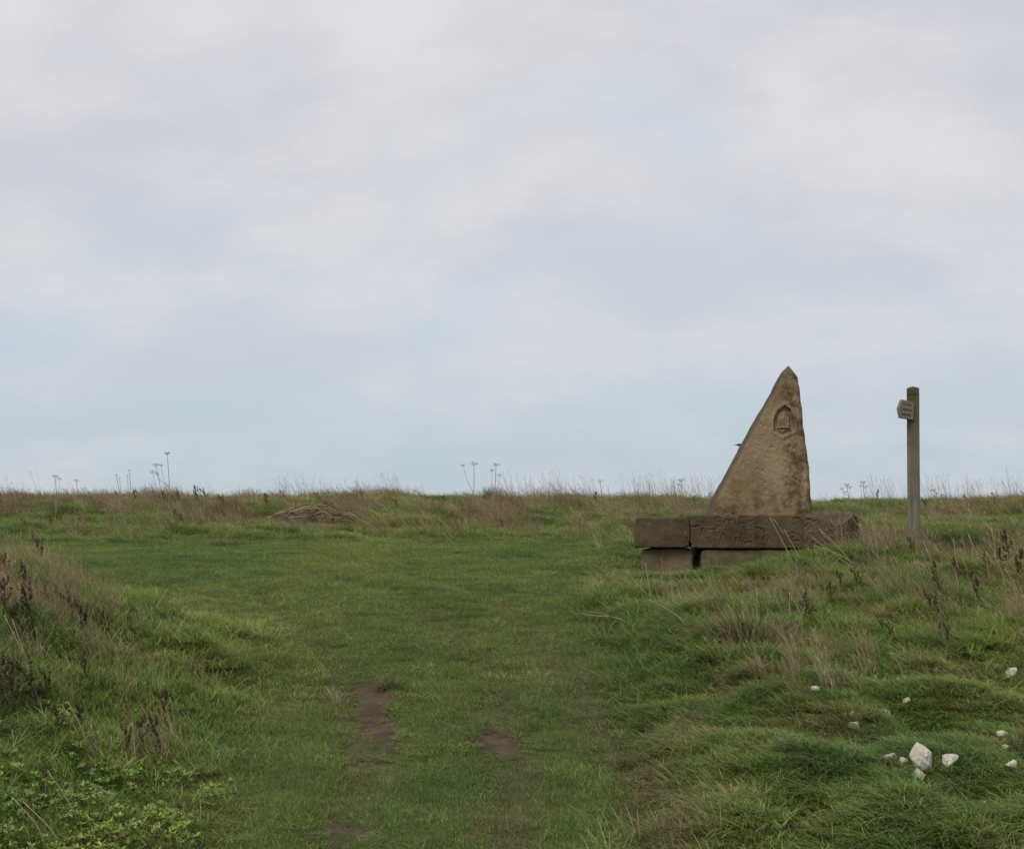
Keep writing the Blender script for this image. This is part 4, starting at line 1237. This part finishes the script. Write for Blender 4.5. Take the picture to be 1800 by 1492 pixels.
GRPS = ((DOCKL, 'dead brown dock stalk with clustered seeds on the near left bank', 'dock stalks on the left bank'),
        (DOCKR, 'dead brown dock stalk with clustered seeds on the slope between slab and chalk stones', 'dock stalks on the right slope'),
        (DOCKB, 'dark dead dock stalk among dry grass of the skyline bank', 'dock stalks along the skyline bank'))
for lst, lab, grp in GRPS:
    for k, (u, v, hp_) in enumerate(lst):
        p = at(u, v); s = hp_ * p.y / F * (0.78 if lst is DOCKB else 1.15 if lst is DOCKL else 1.1)
        e = empty('dock_stalk', p, random.uniform(0, 6.28)); s *= 1.2; e.scale = (s * 1.35, s * 1.35, s)
        e.rotation_euler = (random.uniform(-.1, .1), random.uniform(-.32, .02), 0)
        a, b = DOCK[(k * 3 + len(lst)) % 5]
        obj('stalk', a, None, e); obj('seed_head', b, None, e); l2, g2 = dock_label(u, v, lab); tag(e, l2, 'plant', g2)

# ------------------------------------------------------------------ dry bent stems
def z8(P): return [(980 + x / 3.75, 960 + y / 3.75) for x, y in P]
def z4(P): return [(1400 + x / 4.5, 820 + y / 4.5) for x, y in P]
def z3(P): return [(750 + x / 4.0, 780 + y / 4.0) for x, y in P]
def z2(P): return [(400 + x / 4.0, 780 + y / 4.0) for x, y in P]
def z6(P): return [(x / 2.752, 950 + y / 2.752) for x, y in P]
STEMS = [('pale dry grass stem lying or leaning on the slope before the slab', 'dry stems before the slab', [z8(p) for p in (
            [(130, 410), (180, 450), (380, 468), (545, 490)], [(215, 430), (330, 455), (540, 505)], [(460, 420), (490, 560)], [(580, 110), (600, 240), (622, 365)], [(690, 170), (760, 240), (870, 330), (995, 445)], [(745, 230), (780, 470)],
            [(605, 350), (780, 450), (875, 545)], [(580, 440), (700, 540)], [(730, 550), (895, 645)], [(460, 160), (560, 290), (700, 375)], [(1570, 80), (1600, 300)], [(1315, 300), (1312, 520)], [(1530, 300), (1528, 500)], [(1630, 400), (1540, 620)], [(930, 220), (975, 280)],
            [(1120, 380), (1225, 580)], [(1210, 360), (1300, 560)], [(1360, 310), (1415, 560)], [(1060, 400), (1190, 570)], [(1440, 270), (1410, 420)])]),
         ('pale dry stem leaning across the rough grass beside the fingerpost', 'dry stems beside the fingerpost', [z4(p) for p in (
            [(510, 480), (552, 670)], [(635, 590), (652, 790)], [(950, 740), (1100, 890), (1155, 950)], [(1240, 575), (1272, 770)], [(1290, 650), (1365, 850)], [(1600, 380), (1600, 520), (1640, 740), (1715, 920)], [(1540, 440), (1562, 610)], [(1430, 640), (1500, 740), (1540, 930)],
            [(1190, 680), (1350, 860)], [(430, 385), (500, 480), (625, 600)], [(1000, 690), (1080, 850)], [(1480, 560), (1640, 740)], [(1700, 560), (1790, 760)], [(560, 640), (610, 800)], [(700, 650), (710, 820)], [(1370, 970), (1440, 1090)], [(1620, 740), (1780, 1020)], [(1500, 520), (1700, 640)])] + [[(u - dx, v - dy), (u - dx * .35, v - dy * .5), (u, v)] for u, v, dx, dy in ((1660, 1010, 14, 48), (1685, 1030, 22, 52), (1700, 985, 8, 44), (1722, 1000, 20, 60), (1735, 1050, 26, 50), (1752, 990, 10, 62), (1770, 1040, 24, 66), (1784, 1005, 12, 58), (1795, 1060, 28, 60), (1640, 1000, 12, 36), (1580, 1000, 22, 40), (1560, 1010, 28, 44), (1540, 1000, 26, 36), (1600, 1040, 18, 38), (1748, 1090, 24, 40), (1690, 1090, 22, 40), (1618, 1170, 20, 42), (1590, 1190, 26, 44), (1550, 1200, 24, 40), (1520, 1185, 20, 36))]),
         ('long dry stem leaning in front of the slab’s carved face', 'dry stems across the carved slab', [
            [(1353, 909), (1372, 945), (1398, 990)], [(1350, 925), (1377, 962)], [(1378, 930), (1392, 955), (1413, 990)], [(1440, 929), (1470, 958), (1500, 988)], [(1428, 944), (1456, 966), (1497, 993)], [(1443, 935), (1480, 968)], [(1360, 912), (1385, 950), (1400, 980)], [(1430, 958), (1475, 975), (1510, 990)], [(1283, 938), (1286, 962)], [(1135, 962), (1160, 985)], [(1162, 960), (1168, 992)], [(1190, 965), (1194, 990)], [(1227, 985), (1235, 962)]]),
         ('bleached broken stalk lying in the back bank between stalk heap and slab', 'bleached stalks in the back bank', [z3(p) for p in (
            [(75, 420), (110, 450), (190, 435), (245, 497)], [(160, 375), (190, 440)], [(345, 530), (368, 575), (372, 622)], [(475, 370), (490, 475)], [(690, 450), (650, 525)], [(385, 380), (430, 490)], [(400, 400), (500, 480)], [(430, 560), (490, 610)], [(700, 590), (790, 650)])] + [z2(p) for p in ([(920, 530), (1020, 562), (1180, 577)], [(1215, 410), (1250, 462)], [(1070, 370), (1110, 420)], [(1640, 380), (1690, 470)], [(930, 530), (1110, 620)], [(1300, 480), (1410, 560)])]),
         ('straw-coloured grass stem leaning over the near left bank', 'dry stems on the left bank', [z6(p) for p in (
            [(40, 75), (75, 130), (110, 200)], [(60, 380), (110, 520), (165, 640)], [(20, 360), (90, 500), (150, 620)], [(330, 780), (400, 920), (435, 1010)], [(300, 790), (360, 900), (430, 1000)], [(440, 890), (485, 1030)], [(200, 510), (330, 650)], [(170, 490), (190, 560)], [(640, 880), (660, 1080)], [(230, 1110), (330, 1260), (400, 1380)], [(110, 1260), (250, 1400), (300, 1480)], [(60, 1240), (180, 1380), (230, 1480)], [(700, 680), (705, 780)], [(890, 880), (905, 950)], [(540, 950), (525, 1050)], [(740, 950), (800, 1050)], [(280, 1420), (420, 1440)], [(130, 600), (205, 830)], [(850, 940), (960, 1060)], [(1060, 1030), (1100, 1100)])])]
for lab, grp, lst in STEMS:
    for k, pp in enumerate(lst):
        b = at(*pp[-1]); D = b.y
        Pw = [np.array(b) - np.array([0, 0, 0.03])]; m = len(pp)
        for q in range(m - 2, -1, -1):
            u, v = pp[q]; f = (m - 1 - q) / (m - 1)
            x_ = at_depth(u, v, D - 0.06 * f); zg = float(H(x_.x, x_.y))
            x_.z = max(x_.z, zg + 0.05)
            Pw.append(np.array(x_))
        b0 = np.array(b)
        Pw = [p - b0 for p in Pw]
        r0 = (0.0060 if D > 18 else 0.0052 if D > 12 else 0.0040) * random.uniform(.8, 1.25)
        me = stem_mesh(Pw, r0, r0 * .5, M_stem if random.random() < .75 else M_greystem, 'dry_stem', 5)
        o = obj('dry_stem', me, None, None, b); l2, g2 = stem_label(*pp[-1], lab, grp); tag(o, l2, 'stem', g2)

# heap of dead stalks on the back bank
hb = at(540, 922); hp_e = empty('stalk_heap', hb); tag(hp_e, 'tangled heap of brown dead stalks on the back bank', 'stalk heap')
r = np.random.RandomState(12); sc_ = hb.y / F
for k in range(80):
    u0 = r.uniform(-72, 40); ln = r.uniform(25, 90); sl = r.normal(.28, .2); hgt = max(0, 1 - abs(u0 + ln / 2) / 75) * 26
    v0 = r.uniform(0, 1) * hgt + 1
    p0 = np.array([u0, r.uniform(-14, 14), v0 + 1]); p1 = p0 + np.array([ln, r.uniform(-14, 14), ln * sl * .6]); pm = (p0 + p1) / 2 + np.array([0, 0, ln * .12])
    p1[2] = min(max(p1[2], 0), 38 - max(0, p1[0]) * .35)
    off = np.array([0, 0, 0.0])
    P3 = [p0 * sc_ + off, pm * sc_ + off, p1 * sc_ + off]
    for p in P3: p[2] += float(H(hb.x + p[0], hb.y + p[1])) - hb.z
    obj('dead_stalk', stem_mesh(P3, 0.0065, 0.004, (M_darkstalk, M_darkstalk, M_greystem, M_darkstalk, M_stem, M_darkstalk)[k % 6], 'dead_stalk', 5), None, hp_e)

# ------------------------------------------------------------------ tussocks and straw tufts
def tussock(u, v, n, hpx, wpx, col, dryf, lab, straw=STRAW, th=(0.1, 0.5), cat='tussock', lean=0.25, group=None):
    p = at(u, v); s = p.y / F; r = np.random.RandomState(int(u + v)); g = Geo()
    a = r.uniform(0, 6.28, n); q = wpx * s / 2 * np.sqrt(r.uniform(0, 1, n)) * .55
    base = np.stack([q * np.cos(a), q * np.sin(a) * .8, np.full(n, -.02)], 1)
    az = np.where(r.uniform(0, 1, n) < .45, LEAN + r.normal(0, .7, n), a)
    blades(g, base, hpx * s * r.uniform(.5, 1.1, n), r.uniform(.003, .006, n), az, np.abs(r.normal(lean, .2, n)), r.uniform(*th, n), 4, dry=(r.uniform(0, 1, n) < dryf) * r.uniform(.5, 1, n), r=r)
    m = mat_blade('tussock_blade', False, (*col, 1)[:3], straw)
    return tag(obj('grass_tussock', g.mesh('grass_tussock', m), None, None, p), lab, cat, group)


tussock(866, 886, 420, 36, 46, (0.06, 0.075, 0.03), .45, 'dark cone of upright grass breaking the skyline', (0.17, 0.13, 0.075), (0, .35), lean=.28)
tussock(1318, 1128, 420, 84, 115, (0.11, 0.16, 0.04), .5, 'large tussock of green and straw blades before the slab', (0.46, 0.37, 0.23), th=(.1, .8), lean=.5)
tussock(1345, 1018, 420, 60, 120, (0.12, 0.20, 0.045), .08, 'bright green tussock hiding the foot of the slab', th=(.5, 1.3), lean=.45)
tussock(1270, 1012, 300, 40, 100, (0.12, 0.19, 0.045), .12, 'low green tussock under the slab beside the dark gap', th=(.5, 1.3), lean=.45)
tussock(591, 1236, 90, 40, 40, (0.16, 0.15, 0.07), .8, 'small tuft of bleached straw beside the long mud patch', (0.56, 0.47, 0.31), (.1, .7), lean=.3)
tussock(760, 1172, 22, 14, 18, (0.16, 0.15, 0.07), .8, 'tiny bleached straw tuft on the track above the mud', (0.46, 0.38, 0.24), (.1, .7), lean=.3)
tussock(690, 1208, 200, 34, 80, (0.075, 0.105, 0.03), .22, 'grassy lip overhanging the top of the long mud patch', th=(.6, 1.5), lean=.5)
for u, v, w_ in ((968, 979, 26), (990, 976, 22), (1010, 980, 30), (1050, 984, 24), (1088, 976, 22)):
    tussock(u, v, 40, 18, w_, (0.12, 0.13, 0.05), .65, 'little tuft of curled bleached grass left of the slab, at the turf edge', (0.45, 0.39, 0.25), (.8, 2.2), lean=.5, group='curled tufts left of the slab')
tussock(545, 922, 520, 34, 150, (0.12, 0.10, 0.05), .7, 'matted brown dead grass draped over the stalk heap', (0.19, 0.135, 0.075), (.8, 1.7), lean=.6)
for u, v, w_, lb in ((525, 950, 70, 'brown matted tussock below the stalk heap'), (400, 958, 90, 'wide buff matted tussock at the turf edge on the left'), (905, 918, 70, 'brown reclining tussock on the bank behind the slab’s left'), (1565, 985, 70, 'dense brown twiggy tussock between slab and fingerpost')):
    tussock(u, v, 260, 24, w_, (0.09, 0.075, 0.035), .75, lb, (0.20, 0.145, 0.085), (.8, 1.6), lean=.6)

# ------------------------------------------------------------------ broad-leaved rosettes
def leaf_mesh(seed, mat, ln, wd, droop, fold=0.3):
    r = np.random.RandomState(seed); g = Geo(); n = 9; V = []; A = []
    th = 0.0; x = 0.0; z = 0.0
    for k in range(n):
        t = k / (n - 1); wv = wd * (math.sin(math.pi * min(1, t * .93 + .05)) ** .75) * (1 + .06 * math.sin(9 * t + seed))
        a = droop * t
        for c in (-1, -.5, 0, .5, 1):
            V.append((x, c * wv / 2, z + abs(c) * wv * fold * .5 + .004 * math.sin(14 * t + 2 * c + seed))); A.append((abs(c), t, 0))
        x += ln / (n - 1) * math.cos(a); z -= ln / (n - 1) * math.sin(a)
    f4 = [[k * 5 + c, k * 5 + c + 1, (k + 1) * 5 + c + 1, (k + 1) * 5 + c] for k in range(n - 1) for c in range(4)]
    g.add(V, None, f4, A); return g.mesh('leaf', mat, True)


def rosette(u, v, leaves, lab):
    p = at(u, v); s = p.y / F; e = empty('dock_plant', p); tag(e, lab, 'plant', 'broad-leaved dock plants')
    for k, (az, pitch, lpx, wpx, yel) in enumerate(leaves):
        o = obj('leaf', leaf_mesh(int(u) + k, M_leafy if yel else M_leaf, lpx * s, wpx * s * 0.8, 1.1, 0.4), None, e, (0, 0, .01))
        o.rotation_euler = (0, -math.radians(pitch), math.radians(az))
    return e


rosette(1330, 1118, [(195, 25, 36, 12, 1), (120, 72, 40, 12, 1), (200, 60, 42, 13, 0), (60, 60, 40, 12, 0), (330, 50, 34, 10, 0)], 'dock plant with two yellow-green leaves at the foot of the straw tussock')
rosette(1708, 1162, [(180, 30, 34, 14, 0), (150, 45, 36, 14, 0), (30, 40, 34, 10, 0), (90, 60, 36, 12, 0), (200, 55, 30, 12, 0), (340, 25, 28, 9, 1), (-20, 45, 34, 10, 0)], 'spreading green dock plant above the yellowing one')
rosette(1672, 1186, [(170, 40, 34, 13, 1), (120, 60, 34, 11, 1), (30, 55, 28, 9, 1), (330, 30, 26, 8, 1), (80, 70, 30, 10, 0)], 'yellowing dock plant with an orange tinged leaf')
rosette(1752, 1200, [(180, 25, 36, 16, 0), (230, 10, 34, 15, 0), (150, 50, 28, 13, 0), (340, 20, 34, 12, 0), (60, 40, 26, 12, 0)], 'low dark dock plant next to the smooth domed stone')
rosette(1098, 945, [(180, 35, 28, 9, 0), (140, 55, 30, 9, 0), (40, 50, 30, 9, 0), (0, 35, 26, 8, 0), (90, 70, 32, 9, 0), (220, 40, 24, 9, 0), (320, 40, 24, 8, 0)], 'bright green leafy plant against the left end of the slab')
rosette(185, 1425, [(150, 74, 58, 22, 0), (170, 50, 52, 22, 0), (10, 45, 40, 18, 0), (200, 60, 60, 18, 0), (60, 65, 40, 20, 0)], 'large upright dock leaves among the low herbs')
rosette(300, 1452, [(170, 35, 52, 24, 0), (130, 55, 44, 20, 0), (30, 30, 36, 18, 0), (90, 60, 40, 18, 0)], 'broad flat dock leaf plant at the edge of the herbs')
rosette(120, 1420, [(175, 50, 46, 24, 0), (100, 65, 44, 18, 0), (20, 40, 40, 16, 0)], 'dock plant with rounded leaves, left of the upright leaves')
rosette(330, 1380, [(170, 55, 44, 12, 0), (150, 70, 56, 10, 0), (30, 50, 40, 12, 1), (60, 60, 44, 11, 0)], 'arching narrow-leaved plant with a yellow leaf below dock stalks')
rosette(40, 1440, [(160, 45, 60, 14, 0), (140, 60, 66, 13, 0), (190, 35, 55, 13, 0), (60, 60, 50, 13, 0)], 'narrow strap-leaved dock in the bottom corner of the bank')
